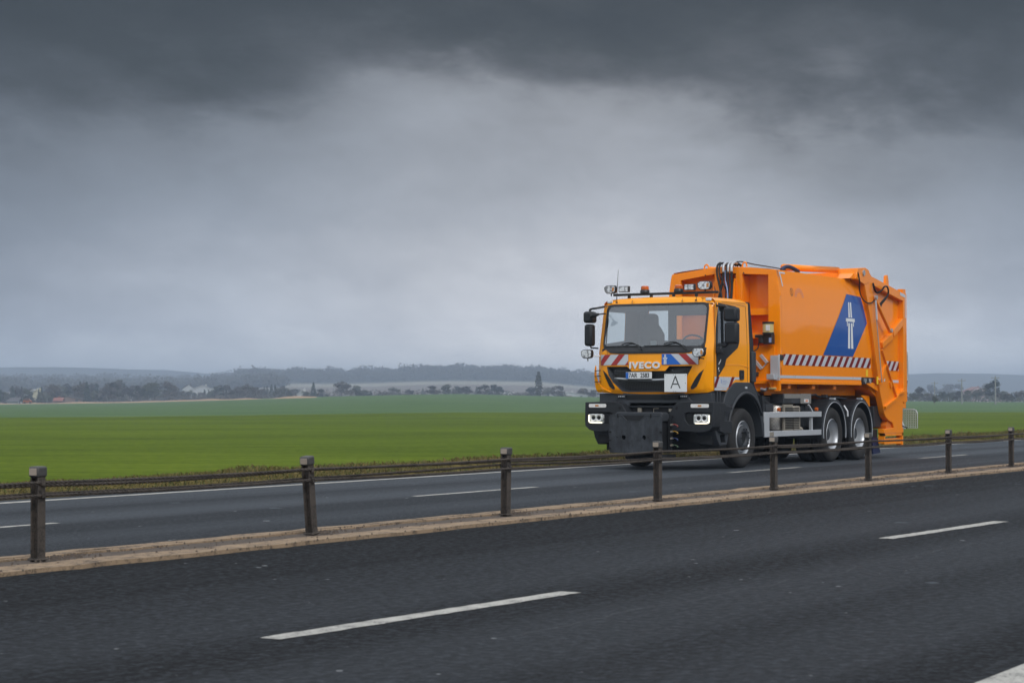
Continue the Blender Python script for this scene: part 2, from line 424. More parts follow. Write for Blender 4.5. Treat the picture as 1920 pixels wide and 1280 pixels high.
def paint():
    m, t, b = newmat('road_paint')
    co = t.node('ShaderNodeTexCoord').outputs['Object']
    n = t.noise(co, 70, 3, .7); n2 = t.noise(co, 6, 4, .7)
    k = t.m('ADD', t.m('MULTIPLY', n, .6), t.m('MULTIPLY', n2, .4))
    t.put(b.inputs['Base Color'], t.ramp(k, [(.38, (.06, .062, .065)), (.47, (.32, .315, .29)), (.7, (.52, .51, .48))]))
    b.inputs['Roughness'].default_value = .7
    bp = t.node('ShaderNodeBump'); bp.inputs['Strength'].default_value = .5; bp.inputs['Distance'].default_value = .005
    t.put(bp.inputs['Height'], n); t.l.new(bp.outputs[0], b.inputs['Normal'])
    return m
M['paint'] = paint()
def concrete(name, c0, c1, dark):
    m, t, b = newmat(name)
    co = t.node('ShaderNodeTexCoord').outputs['Object']
    n = t.noise(co, 3, 5, .7); f = t.noise(co, 16, 6, .85)
    c = t.mix(n, c0, c1)
    d = t.ramp(t.m('ADD', t.m('MULTIPLY', f, .65), t.m('MULTIPLY', n, .35)), [(.40, 0), (.50, 1)])
    c = t.mix(d, dark, c)
    t.put(b.inputs['Base Color'], c); b.inputs['Roughness'].default_value = .85
    bp = t.node('ShaderNodeBump'); bp.inputs['Strength'].default_value = .8; bp.inputs['Distance'].default_value = .015
    t.put(bp.inputs['Height'], f); t.l.new(bp.outputs[0], b.inputs['Normal'])
    return m
M['kerb'] = concrete('kerb_concrete', (.21, .148, .092, 1), (.35, .255, .165, 1), (.05, .038, .030, 1))
M['gutter'] = concrete('gutter_concrete', (.060, .046, .037, 1), (.10, .075, .058, 1), (.05, .038, .03, 1))

XA, XB = -60, 420
def slab(name, pts, z0, z1, m, cat=None):
    mb = MB()
    n = max(2, int((pts[0][1] - pts[0][0]) / 12)) if False else 1
    x0, x1, ya0, yb0, ya1, yb1 = pts
    v = [(x0, ya0, z1), (x0, yb0, z1), (x1, yb1, z1), (x1, ya1, z1), (x0, ya0, z0), (x0, yb0, z0), (x1, yb1, z0), (x1, ya1, z0)]
    mb.add(v, [(0, 3, 2, 1), (4, 5, 6, 7), (0, 1, 5, 4), (2, 3, 7, 6), (0, 4, 7, 3), (1, 2, 6, 5)])
    o = mb.build(name, m); o['kind'] = 'structure'; return o
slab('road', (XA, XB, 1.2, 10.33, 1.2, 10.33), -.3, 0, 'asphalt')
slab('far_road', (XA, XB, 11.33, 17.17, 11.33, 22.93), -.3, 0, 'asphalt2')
# median: two concrete bands with a dirty gutter between, 3 cm above the road
def band(name, y0, y1, z, m, jit=.035, step=.35):
    mb = MB(); xs = []; x = 4.0
    while x < 110: xs.append(x); x += step * (1 + max(0, x - 20) * .03)
    xs = [XA] + xs + [XB]
    r0 = [(x, y0 + random.uniform(-jit, jit), -.05) for x in xs]
    r1 = [(x, p[1] + .004, z + random.uniform(-.004, .004)) for x, p in zip(xs, r0)]
    r3 = [(x, y1 + random.uniform(-jit, jit), z + random.uniform(-.004, .004)) for x in xs]
    r4 = [(x, p[1] + .004, -.05) for x, p in zip(xs, r3)]
    mb.grid([r0, r1, r3, r4]); o = mb.build(name, m, recalc=True); o['kind'] = 'structure'; return o
band('median_kerb', 10.32, 10.66, .032, 'kerb')
band('median_gutter', 10.64, 11.10, .018, 'gutter', .01)
band('median_kerb', 11.08, 11.18, .034, 'kerb')
band('median_gutter', 11.17, 11.22, .015, 'gutter')
band('median_kerb', 11.21, 11.34, .034, 'kerb')

def marking(x0, x1, y0, y1, w, ragged=.010):
    mb = MB(); n = max(2, int((x1 - x0) / .12)); n = min(n, 400)
    a = []; c = []
    for i in range(n + 1):
        x = x0 + (x1 - x0) * i / n; y = y0 + (y1 - y0) * i / n
        a.append((x, y - w / 2 + random.uniform(-ragged, ragged), .004)); c.append((x, y + w / 2 + random.uniform(-ragged, ragged), .004))
    mb.grid([a, c]); o = mb.build('road_marking', 'paint', recalc=False)
    o['kind'] = 'structure'; return o
for k in range(-3, 22):
    x = 8.24 + 8.77 * k
    yy = 6.40 if x < 15 else 6.28
    marking(x + .05, x + 3.05, yy + .05, yy - .07, .15)
for k in range(-3, 22):
    x = 11.75 + 9.6 * k
    marking(x, x + 3.15, 14.27, 14.30, .125)
marking(XA, 200, 2.64, 2.64, .28)
marking(XA, 200, 16.67, 19.79, .19)

# ---- the land: one sheet from under the roads to beyond the last hill
def lerp(a, b, t): return a + (b - a) * t
def sm(a, b, x):
    t = min(1, max(0, (x - a) / (b - a))); return t * t * (3 - 2 * t)
def table(tb, x):
    if x <= tb[0][0]: return tb[0][1]
    for (x0, y0), (x1, y1) in zip(tb, tb[1:]):
        if x <= x1: return lerp(y0, y1, (x - x0) / (x1 - x0))
    return tb[-1][1]
cv, sv = math.cos(R(VIEW)), math.sin(R(VIEW))
def bearing(x, y):
    """degrees to the right of the view, and distance"""
    d = x * cv + y * sv; l = x * sv - y * cv
    return math.degrees(math.atan2(l, d)), math.hypot(x, y)
def polar(b, d):
    a = R(VIEW - b); return d * math.cos(a), d * math.sin(a)
CREST = [(-60, -1.5), (-30, -1.4), (-14.4, -.45), (-10.8, .15), (-5, 2.2), (-1.7, 3.0), (2.1, 2.0), (7, 1.0), (13.5, .3), (30, 0), (60, 0)]
RIDGE = [(-60, 14), (-25, 15), (-14.5, 17), (-9, 15), (-7.6, 21), (-4.5, 19), (-2.2, 22.5), (0.8, 22), (2.6, 14), (6, 7), (9, 0), (60, 0)]
HILLS = [(-60, 70), (-20, 88), (-13, 96), (-10, 88), (-7.5, 66), (-4, 40), (4, 40), (9, 62), (12, 78), (15, 72), (25, 60), (60, 40)]
def land(x, y):
    b, d = bearing(x, y)
    if abs(b) > 90: b = 60 if b > 0 else -60
    h = -.42
    zc = table(CREST, b)
    h = lerp(h, zc, sm(90, 680, d))
    rg = table(RIDGE, b)
    h += -2.2 * sm(700, 980, d) + (rg * .42 + 2.0) * sm(1000, 1500, d)
    h += rg * .62 * sm(1500, 2200, d) - rg * 1.0 * sm(2500, 3100, d)
    hi = table(HILLS, b) * (1 + .08 * mnoise.noise(Vector((b * .5, 1, 0))))
    h += hi * sm(2600, 3450, d) * .575
    if d > 300: h += mnoise.noise(Vector((x * .004, y * .004, 3))) * .5 * sm(300, 1500, d)
    # verge and the strip under the roads
    if y < 40:
        e = 17.89 + .012 * x
        road = -.34
        bank = .03 + .07 * mnoise.noise(Vector((x * .7, y * .9, 0)))
        if 1.3 < y < e - .1: h = road
        elif y >= e - .1:
            up = sm(e - .1, e + .02, y); h = lerp(lerp(road, bank + .10 * sm(e, e + .8, y), up), h, sm(e + 1.2, e + 4.0, y))
        elif y > -6: h = lerp(h, -.02, sm(-6, 1.0, y)) if y < 1.15 else lerp(-.02, road, sm(1.15, 1.3, y))
    return h
def axis_vals(lo, hi, fine):
    """fine: list of (start, end, step); coarser by 5 percent outside"""
    out = []
    for a, b, s in fine:
        x = a
        while x < b - 1e-6: out.append(x); x += s
    x = fine[-1][1]; s = fine[-1][2]
    while x < hi: out.append(x); s = min(s * 1.045, 90); x += s
    out.append(hi)
    x = fine[0][0]; s = fine[0][2]
    while x > lo: s = min(s * 1.10, 250); x -= s; out.append(max(x, lo))
    return sorted(set(round(v, 3) for v in out))
gx = axis_vals(-2500, 4900, [(0, 90, 1.5)]); gy = axis_vals(-2500, 4900, [(-7, 1, 2), (1, 1.5, .15), (1.5, 17, 3), (17.1, 23.1, .3), (23.1, 60, 3)])
mb = MB(); mb.grid([[(x, y, land(x, y)) for y in gy] for x in gx])
def land_mat():
    m, t, b = newmat('fields')
    co = t.node('ShaderNodeTexCoord').outputs['Object']
    s = t.sep(co)
    d = t.m('SQRT', t.m('ADD', t.m('MULTIPLY', s[0], s[0]), t.m('MULTIPLY', s[1], s[1])))
    ahead = t.m('ADD', t.m('MULTIPLY', s[0], cv), t.m('MULTIPLY', s[1], sv))
    right = t.m('SUBTRACT', t.m('MULTIPLY', s[0], sv), t.m('MULTIPLY', s[1], cv))
    wob = t.noise(co, .012, 4, .55)
    # furrow streaks along the drilling direction
    st = t.noise(t.comb(t.m('MULTIPLY', right, .02), t.m('MULTIPLY', ahead, .35), 2.0), 1.0, 4, .6)
    st2 = t.noise(t.comb(t.m('MULTIPLY', right, .15), t.m('MULTIPLY', ahead, 1.2), 5.0), 1.0, 5, .7)
    pat = t.noise(co, .05, 5, .6); fine = t.noise(co, 3.0, 4, .75)
    k = t.m('ADD', t.m('ADD', t.m('MULTIPLY', st, .3), t.m('MULTIPLY', st2, .34)), t.m('ADD', t.m('MULTIPLY', pat, .3), t.m('MULTIPLY', fine, .42)))
    k = t.m('MULTIPLY_ADD', t.m('SUBTRACT', k, .68), 1.9, .68)
    near = t.ramp(t.m('DIVIDE', k, 1.36), [(.30, (.034, .053, .003)), (.5, (.072, .108, .006)), (.72, (.120, .160, .012))])
    near = t.mix(t.m('MULTIPLY', t.m('GREATER_THAN', t.m('ADD', fine, t.m('MULTIPLY', st2, .6)), .995), .35), near, (.16, .12, .06, 1))
    dk = t.noise(t.comb(t.m('MULTIPLY', right, .035), t.m('MULTIPLY', t.m('SUBTRACT', ahead, t.m('MULTIPLY', right, .25)), .22), 9.0), 1.0, 5, .65)
    near = t.mix(t.m('MULTIPLY', t.ramp(dk, [(.56, 0), (.66, 1)]), .45), near, (.022, .040, .006, 1))
    midc = t.ramp(t.m('DIVIDE', k, 1.36), [(.3, (.050, .095, .036)), (.55, (.078, .130, .052)), (.75, (.105, .155, .070))])
    # edge of the sown field, about 165 m off on the left and 240 m on the right
    edge = t.m('ADD', t.m('MULTIPLY', right, .55), 205.0)
    f1 = t.ramp(t.m('MULTIPLY_ADD', t.m('SUBTRACT', ahead, edge), .03, .5), [(.47, 0), (.53, 1)])
    c = t.mix(f1, near, midc)
    # beyond the crest: pasture, then brown plough, then pale stubble, then woodland floor
    dd = t.m('ADD', d, t.m('MULTIPLY', t.m('SUBTRACT', wob, .5), 160.0))
    f2 = t.ramp(t.m('MULTIPLY_ADD', t.m('SUBTRACT', dd, 1120.0), .01, .5), [(.4, 0), (.6, 1)])
    c = t.mix(f2, c, (.155, .140, .125, 1))
    f3 = t.ramp(t.m('MULTIPLY_ADD', t.m('SUBTRACT', dd, 1500.0), .01, .5), [(.4, 0), (.6, 1)])
    c = t.mix(f3, c, (.235, .225, .175, 1))
    f4 = t.ramp(t.m('MULTIPLY_ADD', t.m('SUBTRACT', d, 1800.0), .05, .5), [(.4, 0), (.6, 1)])
    c = t.mix(f4, c, (.05, .055, .04, 1))
    # straw-coloured verge beside the roads
    ed = t.m('MULTIPLY_ADD', s[0], .012, 17.89)
    vg = t.m('ADD', t.m('SUBTRACT', s[1], ed), t.m('MULTIPLY', t.m('SUBTRACT', t.noise(co, 1.2, 4, .7), .5), 1.6))
    fv = t.ramp(t.m('DIVIDE', vg, 6.0, clamp=True), [(.30, 1), (.55, 0)])
    vc = t.mix(t.ramp(t.noise(co, 5, 5, .75), [(.35, 0), (.65, 1)]), (.040, .032, .014, 1), (.150, .120, .040, 1))
    c = t.mix(fv, c, vc)
    t.put(b.inputs['Base Color'], c); b.inputs['Roughness'].default_value = .9; b.inputs['Specular IOR Level'].default_value = .04
    bp = t.node('ShaderNodeBump'); bp.inputs['Strength'].default_value = .6; bp.inputs['Distance'].default_value = .08
    t.put(bp.inputs['Height'], fine); t.l.new(bp.outputs[0], b.inputs['Normal'])
    return m
M['land'] = land_mat()
o = mb.build('ground', 'land', recalc=False, smooth=True); o['kind'] = 'structure'

# ---- dirt track along the crest of the field
M['dirt'] = mat('dirt', (.30, .20, .12), .9, var=.25, scale=.3)
mb = MB(); rows = [[], [], [], []]
for i in range(161):
    b_ = -22 + i * .125 * .82
    d0 = 600 + 70 * math.sin(i * .025) + 8 * mnoise.noise(Vector((i * .1, 0, 0))); hh = max(.02, .30 + .55 * mnoise.noise(Vector((i * .12, 4, 0))))
    for r_, (dd, zz) in zip(rows, ((d0 - 4, -.1), (d0, hh), (d0 + 8, hh * 1.1), (d0 + 12, -.1))):
        x, y = polar(b_, dd); r_.append((x, y, land(x, y) + zz))
mb.grid(rows); o = mb.build('path', 'dirt', recalc=False); o['kind'] = 'structure'

# ---- verge: straw and weeds, too many to count
def leafmat(name, c0, c1, rough=.8):
    m, t, b = newmat(name)
    g = t.node('ShaderNodeNewGeometry').outputs['Random Per Island']
    t.put(b.inputs['Base Color'], t.mix(g, (*c0, 1), (*c1, 1))); b.inputs['Roughness'].default_value = rough; b.inputs['Specular IOR Level'].default_value = .2
    return m
M['straw'] = leafmat('dry_grass_blades', (.16, .12, .045), (.060, .075, .020))
M['crop'] = leafmat('crop_blades', (.06, .12, .015), (.11, .18, .03))
mb = MB()
def blade(x, y, z, h, w, lean):
    a = random.uniform(0, 2 * PI); u, v = math.cos(a) * w, math.sin(a) * w
    lx, ly = random.uniform(-lean, lean) * h, random.uniform(-lean, lean) * h
    mb.add([(x - u, y - v, z - .02), (x + u, y + v, z - .02), (x + lx * .4 + u * .6, y + ly * .4 + v * .6, z + h * .6), (x + lx, y + ly, z + h)], [(0, 1, 2, 3)])
for i in range(46000):
    x = 12 + 70 * random.random() ** 1.3; e = 17.92 + .012 * x
    y = e + abs(random.gauss(0, 1.15))
    dens = mnoise.noise(Vector((x * .35, y * .8, 0)))
    if dens < -.25 and random.random() < .7: continue
    k = 1 + x * .012
    blade(x, y, land(x, y), random.uniform(.015, .05) * (1 + .8 * max(0, dens)) * k, .009 * k, 1.1)
for cx_, cy_, hh in [(31.5, 22.5, .55), (36, 21.8, .3), (51, 23, .3), (58, 23.4, .4), (66, 24, .6), (70, 24.2, .5), (76, 25, .6)]:
    for i in range(22):
        blade(cx_ + random.gauss(0, .35), cy_ + random.gauss(0, .2), land(cx_, cy_), hh * random.uniform(.3, 1), .004, .35)
tag(mb.build('verge_grass', 'straw', recalc=False), kind='stuff')

# ---- woodland on the ridge, too many trees to count
def barkmat(): return mat('bark', (.09, .075, .06), .9, var=.3)
M['bark'] = barkmat()
M['wood_far'] = leafmat('winter_woodland', (.022, .024, .022), (.055, .052, .040))
M['twigs'] = leafmat('bare_twigs', (.035, .031, .025), (.080, .070, .052))
M['ever'] = leafmat('evergreen', (.012, .024, .014), (.028, .045, .022))
M['olive'] = leafmat('ivy_and_scrub', (.028, .034, .018), (.065, .070, .038))
def clump(mb, c, r, n, s, rng):
    for _ in range(n):
        v = Vector((rng.gauss(0, 1), rng.gauss(0, 1), rng.gauss(0, 1))).normalized() * rng.uniform(.35, 1) ** .6
        p = Vector(c) + Vector((v.x * r[0], v.y * r[1], v.z * r[2]))
        a = Vector((rng.gauss(0, 1), rng.gauss(0, 1), rng.gauss(0, 1))).normalized(); b_ = a.orthogonal().normalized()
        q = s * rng.uniform(.5, 1.4)
        mb.add([p - a * q, p + b_ * q * .8, p + a * q, p - b_ * q * .7], [(0, 1, 2, 3)])
rng = random.Random(3)
def wood(name, b0, b1, d0, d1, n, h, seed, zoff=0):
    mb = MB(); rng = random.Random(seed)
    for i in range(n):
        b_ = rng.uniform(b0, b1); d = d0 + (d1 - d0) * rng.random() ** .8
        x, y = polar(b_, d); z = land(x, y)
        hh = h * (.72 + .55 * (mnoise.noise(Vector((b_ * 2.2, d * .01, seed))) + .5) * .8) * rng.uniform(.85, 1.15)
        w = rng.uniform(4, 7)
        clump(mb, (x, y, z + hh * .5), (w, w, hh * .5), 42, 1.25, rng)
    # dark understorey
    for k in range(3):
        dd = d0 + (d1 - d0) * (.15 + .35 * k); lo = []; hi = []
        for i in range(161):
            b_ = b0 + (b1 - b0) * i / 160; x, y = polar(b_, dd); z = land(x, y)
            lo.append((x, y, z - 2)); hi.append((x, y, z + h * (.55 + .2 * mnoise.noise(Vector((b_ * 6, k, seed))))))
        x2 = []
        for p, b_ in zip(hi, [b0 + (b1 - b0) * i / 160 for i in range(161)]):
            x, y = polar(b_, dd + 25); x2.append((x, y, p[2] - 1))
        lo2 = [(p[0], p[1], land(p[0], p[1]) - 2) for p in x2]
        mb.grid([lo, hi, x2, lo2])
    return tag(mb.build(name, 'wood_far', recalc=False), kind='stuff')
wood('woodland', -7.9, 3.4, 1830, 2350, 1700, 12, 11)
wood('woodland', -22, -7.5, 2150, 2600, 1200, 12, 12)
wood('woodland', -22, -6.5, 1450, 1900, 900, 10, 15)
wood('woodland', 2.6, 6.5, 2050, 2350, 330, 11, 13)

# ---- single trees around the village
def tree_mesh(kind, seed):
    rng = random.Random(seed); tr = MB(); cr = MB()
    tr.tube([(0, 0, -.05), (rng.uniform(-.02, .02), 0, .2), (rng.uniform(-.03, .03), 0, .5), (0, 0, .8)], [.032, .022, .014, .004], 6)
    if kind == 'round':
        for i in range(7):
            a = rng.uniform(0, 2 * PI); z0 = rng.uniform(.25, .5); l = rng.uniform(.2, .34)
            tr.tube([(0, 0, z0), (math.cos(a) * l * .6, math.sin(a) * l * .6, z0 + .15), (math.cos(a) * l, math.sin(a) * l, z0 + .32)], [.012, .008, .002], 4)
        for i in range(15):
            a = rng.uniform(0, 2 * PI); r = rng.uniform(.05, .33); z = rng.uniform(.32, .86); r *= 1 - max(0, z - .6) * 1.6
            q = rng.uniform(.10, .17); clump(cr, (math.cos(a) * r, math.sin(a) * r, z), (q, q, q * .85), 60, .036, rng)
    elif kind == 'conifer':
        for i in range(9):
            z = .15 + .8 * i / 8; w = .24 * (1 - (i / 8.6)) + .02
            clump(cr, (0, 0, z), (w, w, .07), int(90 * (w * 3 + .2)), .034, rng)
    elif kind == 'poplar':
        for i in range(9):
            z = .12 + .8 * i / 8; w = .085 * math.sin(PI * (.15 + .8 * i / 8)) + .02
            clump(cr, (rng.uniform(-.02, .02), 0, z), (w, w, .09), 60, .028, rng)
    elif kind == 'bush':
        for i in range(7):
            clump(cr, (rng.uniform(-.45, .45), rng.uniform(-.3, .3), rng.uniform(.25, .7)), (.28, .28, .28), 60, .065, rng)
    return tr, cr
PROTO = {}
NAMES = {'round': 'bare_tree', 'conifer': 'conifer', 'poplar': 'poplar', 'bush': 'bush'}
def tree(kind, seed, mat_, b_, d, h, wf, label, group='trees beyond the fields', lift=0):
    key = (kind, seed, mat_)
    x, y = polar(b_, d)
    if key not in PROTO:
        tr, cr = tree_mesh(kind, seed)
        root = empty(NAMES[kind], (0, 0, 0)); t_ = tr.build('trunk', 'bark', root); c_ = cr.build('crown', mat_, root, recalc=False)
        PROTO[key] = (root, t_.data, c_.data)
    else:
        src = PROTO[key][0]; root = src.copy(); COL.objects.link(root)
        for ch in src.children:
            c2 = ch.copy(); COL.objects.link(c2); c2.parent = root
    root.location = (x, y, land(x, y) - .2 + lift); root.scale = (h * wf, h * wf, h); root.rotation_euler = (0, 0, random.uniform(0, 6.28))
    tag(root, label, 'tree' if kind != 'bush' else 'bush', group)
    return root
def px(u): return math.degrees(math.atan((u - 960) / 3733))
def zof(v, d): return 1.25 + (748 - v) / 3733 * d      # height seen at picture row v, at distance d
ENV = [(-60, 722), (0, 724), (18, 728), (30, 716), (45, 722), (70, 727), (92, 716), (115, 718), (150, 711), (175, 712), (196, 716), (220, 707), (240, 715), (262, 716), (285, 711), (318, 711),
       (330, 720), (350, 722), (365, 724), (395, 720), (412, 718), (440, 721), (458, 713), (480, 720), (505, 720), (528, 719), (548, 724)]
KINDL = {'round': 'bare round-headed tree', 'conifer': 'dark conifer', 'poplar': 'tall narrow poplar', 'bush': 'low scrubby bush'}
WHERE = [(90, 'at the far left behind the orange car'), (200, 'left of the village belt on the left'), (330, 'in the dense belt left of the white houses'),
         (480, 'in the belt right of the white houses'), (560, 'at the right end of the left village belt')]
rng = random.Random(21); u = -80
seeds = [1, 2, 3, 4]
i = 0
while u < 556:
    top = table(ENV, u) + rng.uniform(0, 7); d = rng.uniform(800, 960)
    gap = 330 < u < 402
    if gap: d = rng.uniform(930, 1000); top += 6
    x, y = polar(px(u), d); h = zof(top, d) - land(x, y)
    k = rng.choice(['round', 'round', 'round', 'conifer', 'bush']) if not (195 < u < 240) else rng.choice(['conifer', 'round'])
    mt = {'round': rng.choice(['twigs', 'twigs', 'olive']), 'conifer': 'ever', 'bush': 'olive'}[k]
    if k == 'bush': h *= .7
    wh = next((w for a, w in WHERE if u < a), 'at the right end of the left village belt')
    tree(k, rng.choice(seeds), mt, px(u), d, max(3.5, h), rng.uniform(.9, 1.3) if k == 'round' else (1.0 if k == 'conifer' else 1.1), '%s %s' % (KINDL[k], wh), 'trees of the left village belt')
    i += 1; u += rng.uniform(5, 8.5)
# measured single trees: picture column, top row, kind, material, width, label
ONES = [(575, 733, 'bush', 'olive', 1.0, 'dark bush beside the small white house mid-left'),
        (588, 718, 'conifer', 'ever', 1.0, 'pointed conifer just right of the small white house'),
        (603, 728, 'round', 'olive', 1.2, 'low broad tree right of the pointed conifer, by the track'),
        (641, 714, 'round', 'twigs', 1.3, 'wide bare tree standing tallest before the pale stubble field'),
        (670, 722, 'round', 'olive', 1.2, 'dense round tree right of the wide bare tree'),
        (688, 733, 'bush', 'olive', 1.4, 'low bush at the right foot of the dense round tree'),
        (720, 731, 'bush', 'twigs', 1.6, 'low spreading bush in the middle of the skyline gap'),
        (737, 724, 'round', 'olive', 1.1, 'darker small tree above the low hedge left of centre'),
        (768, 729, 'round', 'twigs', 1.2, 'pale small tree, second right of the darker small tree'),
        (793, 728, 'conifer', 'olive', 1.0, 'small pointed tree between two bare trees, centre left'),
        (812, 722, 'round', 'twigs', 1.4, 'hazy pale bare tree left of the grove in the centre'),
        (838, 719, 'round', 'olive', 1.2, 'large dark tree, left of the centre grove'),
        (861, 723, 'round', 'olive', 1.1, 'medium tree, second of the centre grove'),
        (876, 722, 'round', 'twigs', 1.1, 'lighter tree, third of the centre grove'),
        (894, 724, 'conifer', 'ever', 1.2, 'short conifer in the centre grove'),
        (909, 719, 'round', 'olive', 1.0, 'upright dark tree right of the short conifer'),
        (928, 720, 'round', 'ever', 1.2, 'round dark evergreen at the right end of the centre grove'),
        (942, 731, 'bush', 'olive', 1.1, 'low bush ending the centre grove'),
        (975, 732, 'bush', 'twigs', 1.8, 'low brownish bush between the centre grove and the poplar'),
        (997, 724, 'round', 'ever', 1.2, 'round evergreen left of the tall poplar'),
        (1010, 699, 'poplar', 'olive', 1.35, 'tall narrow poplar rising above its neighbours'),
        (1026, 724, 'round', 'olive', 1.2, 'round tree right of the tall poplar'),
        (1045, 722, 'round', 'twigs', 1.2, 'open bare tree, second right of the tall poplar'),
        (1052, 731, 'bush', 'olive', 1.0, 'low bush right of the open bare tree'),
        (1094, 727, 'round', 'twigs', 1.5, 'pale brown tree beside the truck mirror'),
        (1112, 729, 'round', 'twigs', 1.3, 'pale brown tree partly behind the truck cab')]
for n, (u, v, k, mt, wf, lb) in enumerate(ONES):
    d = 790 + (n * 37) % 90; x, y = polar(px(u), d); h = zof(v, d) - land(x, y)
    if k == 'bush': h = max(h, 3.2)
    tree(k, seeds[n % 4], mt, px(u), d, h * 1.06, wf * (1.3 if k in ('round', 'bush') else 1.1), lb, 'trees along the centre skyline')
RT = [(1712, 733, 'round', 'olive', 1.3), (1724, 722, 'round', 'twigs', 1.0), (1745, 733, 'bush', 'twigs', 1.4), (1768, 731, 'round', 'ever', 1.4), (1784, 733, 'round', 'olive', 1.3), (1798, 730, 'round', 'twigs', 1.2),
      (1813, 729, 'round', 'olive', 1.2), (1828, 727, 'round', 'ever', 1.2), (1846, 722, 'round', 'olive', 1.1), (1865, 708, 'round', 'ever', 1.0), (1880, 731, 'round', 'olive', 1.4), (1896, 735, 'bush', 'olive', 1.5), (1912, 730, 'round', 'twigs', 1.3), (1930, 733, 'round', 'ever', 1.3), (1950, 728, 'round', 'olive', 1.3)]
RL = ['low dense tree just behind the rear of the truck', 'small lollipop-shaped tree right of the truck', 'low pale bush left of the first pole', 'dark tree between the first and second poles', 'olive tree left of the second pole', 'pale bare tree at the second pole',
      'olive tree right of the second pole', 'dark round tree below the pinkish house', 'olive tree left of the tall tree on the right', 'tallest dark tree on the right, by the third pole', 'wide low tree right of the tallest one', 'low bush beside the red roof on the right', 'bare tree at the right edge of the picture', 'dark tree at the very right edge', 'olive tree at the far right end']
for n, (u, v, k, mt, wf) in enumerate(RT):
    d = 640 + (n * 53) % 110; x, y = polar(px(u), d); h = zof(v, d) - land(x, y)
    tree(k, seeds[(n * 3) % 4], mt, px(u), d, h, wf, RL[n], 'trees along the right skyline')
for n, (u, v, lb) in enumerate([(1745, 719, 'hazy bare tree far behind, left of the first pole'), (1775, 717, 'hazy rounded tree far behind the right tree belt'), (1790, 718, 'pale distant tree between the first two poles'), (1850, 717, 'pale distant tree left of the tallest one')]):
    d = 1500; x, y = polar(px(u), d); tree('round', seeds[n], 'twigs', px(u), d, zof(v, d) - land(x, y), 1.4, lb, 'distant trees behind the right belt')
x, y = polar(px(1752), 430)
tree('round', 2, 'olive', px(1752), 430, 2.2, .8, 'small round bush on a thin stem standing alone in the right field', 'lone field bush')

# ---- hedge stuff behind the single trees (reads as one mass)
def hedge(name, u0, u1, d, h, m, seed):
    mb = MB(); rng = random.Random(seed); u = u0
    while u < u1:
        dd = d + rng.uniform(-15, 15); x, y = polar(px(u), dd); hh = h * rng.uniform(.6, 1.1)
        clump(mb, (x, y, land(x, y) + hh * .45), (hh * .9, hh * .9, hh * .5), 26, .45, rng); u += rng.uniform(2.0, 4.0)
    tag(mb.build(name, m, recalc=False), kind='stuff')
hedge('hedgerow', -120, 560, 975, 7.5, 'olive', 5)
hedge('hedgerow', -120, 560, 860, 4.0, 'twigs', 15)
hedge('hedgerow', 560, 960, 905, 5.6, 'twigs', 6)
hedge('hedgerow', 985, 1160, 905, 4.0, 'twigs', 8)
hedge('hedgerow', 1600, 2050, 760, 4.2, 'olive', 7)
# belt of roadside trees behind the viewer, which the glossy truck mirrors
mb = MB(); rng = random.Random(9)
for i in range(420):
    x = rng.uniform(-70, 360); y = rng.uniform(-36, -46); hh = 8.2 + 3.0 * mnoise.noise(Vector((x * .05, 0, 0))) + rng.uniform(-.5, .6)
    clump(mb, (x, y, hh * .5 - .4), (2.6, 2.6, hh * .52), 42, 1.0, rng)
tag(mb.build('roadside_woodland', 'olive', recalc=False), kind='stuff')

# ---- village
def wallm(name, c): M[name] = mat(name, c, .8, var=.08, scale=.4)
wallm('wall_white', (.38, .40, .42)); wallm('wall_cream', (.42, .40, .28)); wallm('wall_grey', (.30, .33, .36)); wallm('wall_pink', (.42, .30, .28))
wallm('roof_red', (.20, .075, .055)); wallm('roof_dark', (.06, .055, .055)); wallm('roof_pale', (.36, .37, .37)); wallm('window_dark', (.03, .035, .045)); wallm('wall_brown', (.16, .11, .09))
def house(u, d, w, l, h, rh, wall, roof, rz, label, name='house', lift=0, nwin=3):
    x, y = polar(px(u), d)
    r = empty(name, (x, y, land(x, y) + lift), R(VIEW - 90 + rz)); tag(r, label, 'house')
    mb = MB(); mb.box(-w / 2, w / 2, -l / 2, l / 2, -1, h)
    mb.prism([(-w / 2, h), (w / 2, h), (0, h + rh)], 'y', -l / 2, -l / 2 + .2); mb.prism([(-w / 2, h), (w / 2, h), (0, h + rh)], 'y', l / 2 - .2, l / 2)
    mb.build('wall', wall, r)
    rf = MB().prism([(-w / 2 - .5, h - .1), (0, h + rh + .15), (w / 2 + .5, h - .1), (w / 2 + .5, h + .15), (0, h + rh + .42), (-w / 2 - .5, h + .15)], 'y', -l / 2 - .4, l / 2 + .4).build('roof', roof, r)
    MB().box(w * .12, w * .12 + .7, -.35, .35, h + rh * .5, h + rh + .9).build('chimney', roof, rf)
    for s_ in (-1, 1):
        for k in range(nwin):
            xx = -w / 2 + w * (k + .5) / nwin
            MB().box(xx - .5, xx + .5, s_ * (l / 2 + .03) - .03, s_ * (l / 2 + .03) + .03, h * .35, h * .35 + 1.3).build('window', 'window_dark', r)
    MB().box(-w * .08, w * .08 + .2, -l / 2 - .08, -l / 2 + .01, 0, 2.1).build('door', 'wall_brown', r)
    return r
house(66, 860, 7, 8, 4.2, 2.4, 'wall_grey', 'roof_pale', 0, 'grey house with pale yellowish gable at the left end of the village')
house(72, 850, 4, 5, 4.6, 1.8, 'wall_cream', 'wall_cream', 0, 'narrow cream gabled wing beside the grey house at far left', nwin=1)
house(33, 840, 8, 5, 1.6, 1.3, 'wall_white', 'roof_dark', 75, 'low white cottage half hidden by trees at the far left edge')
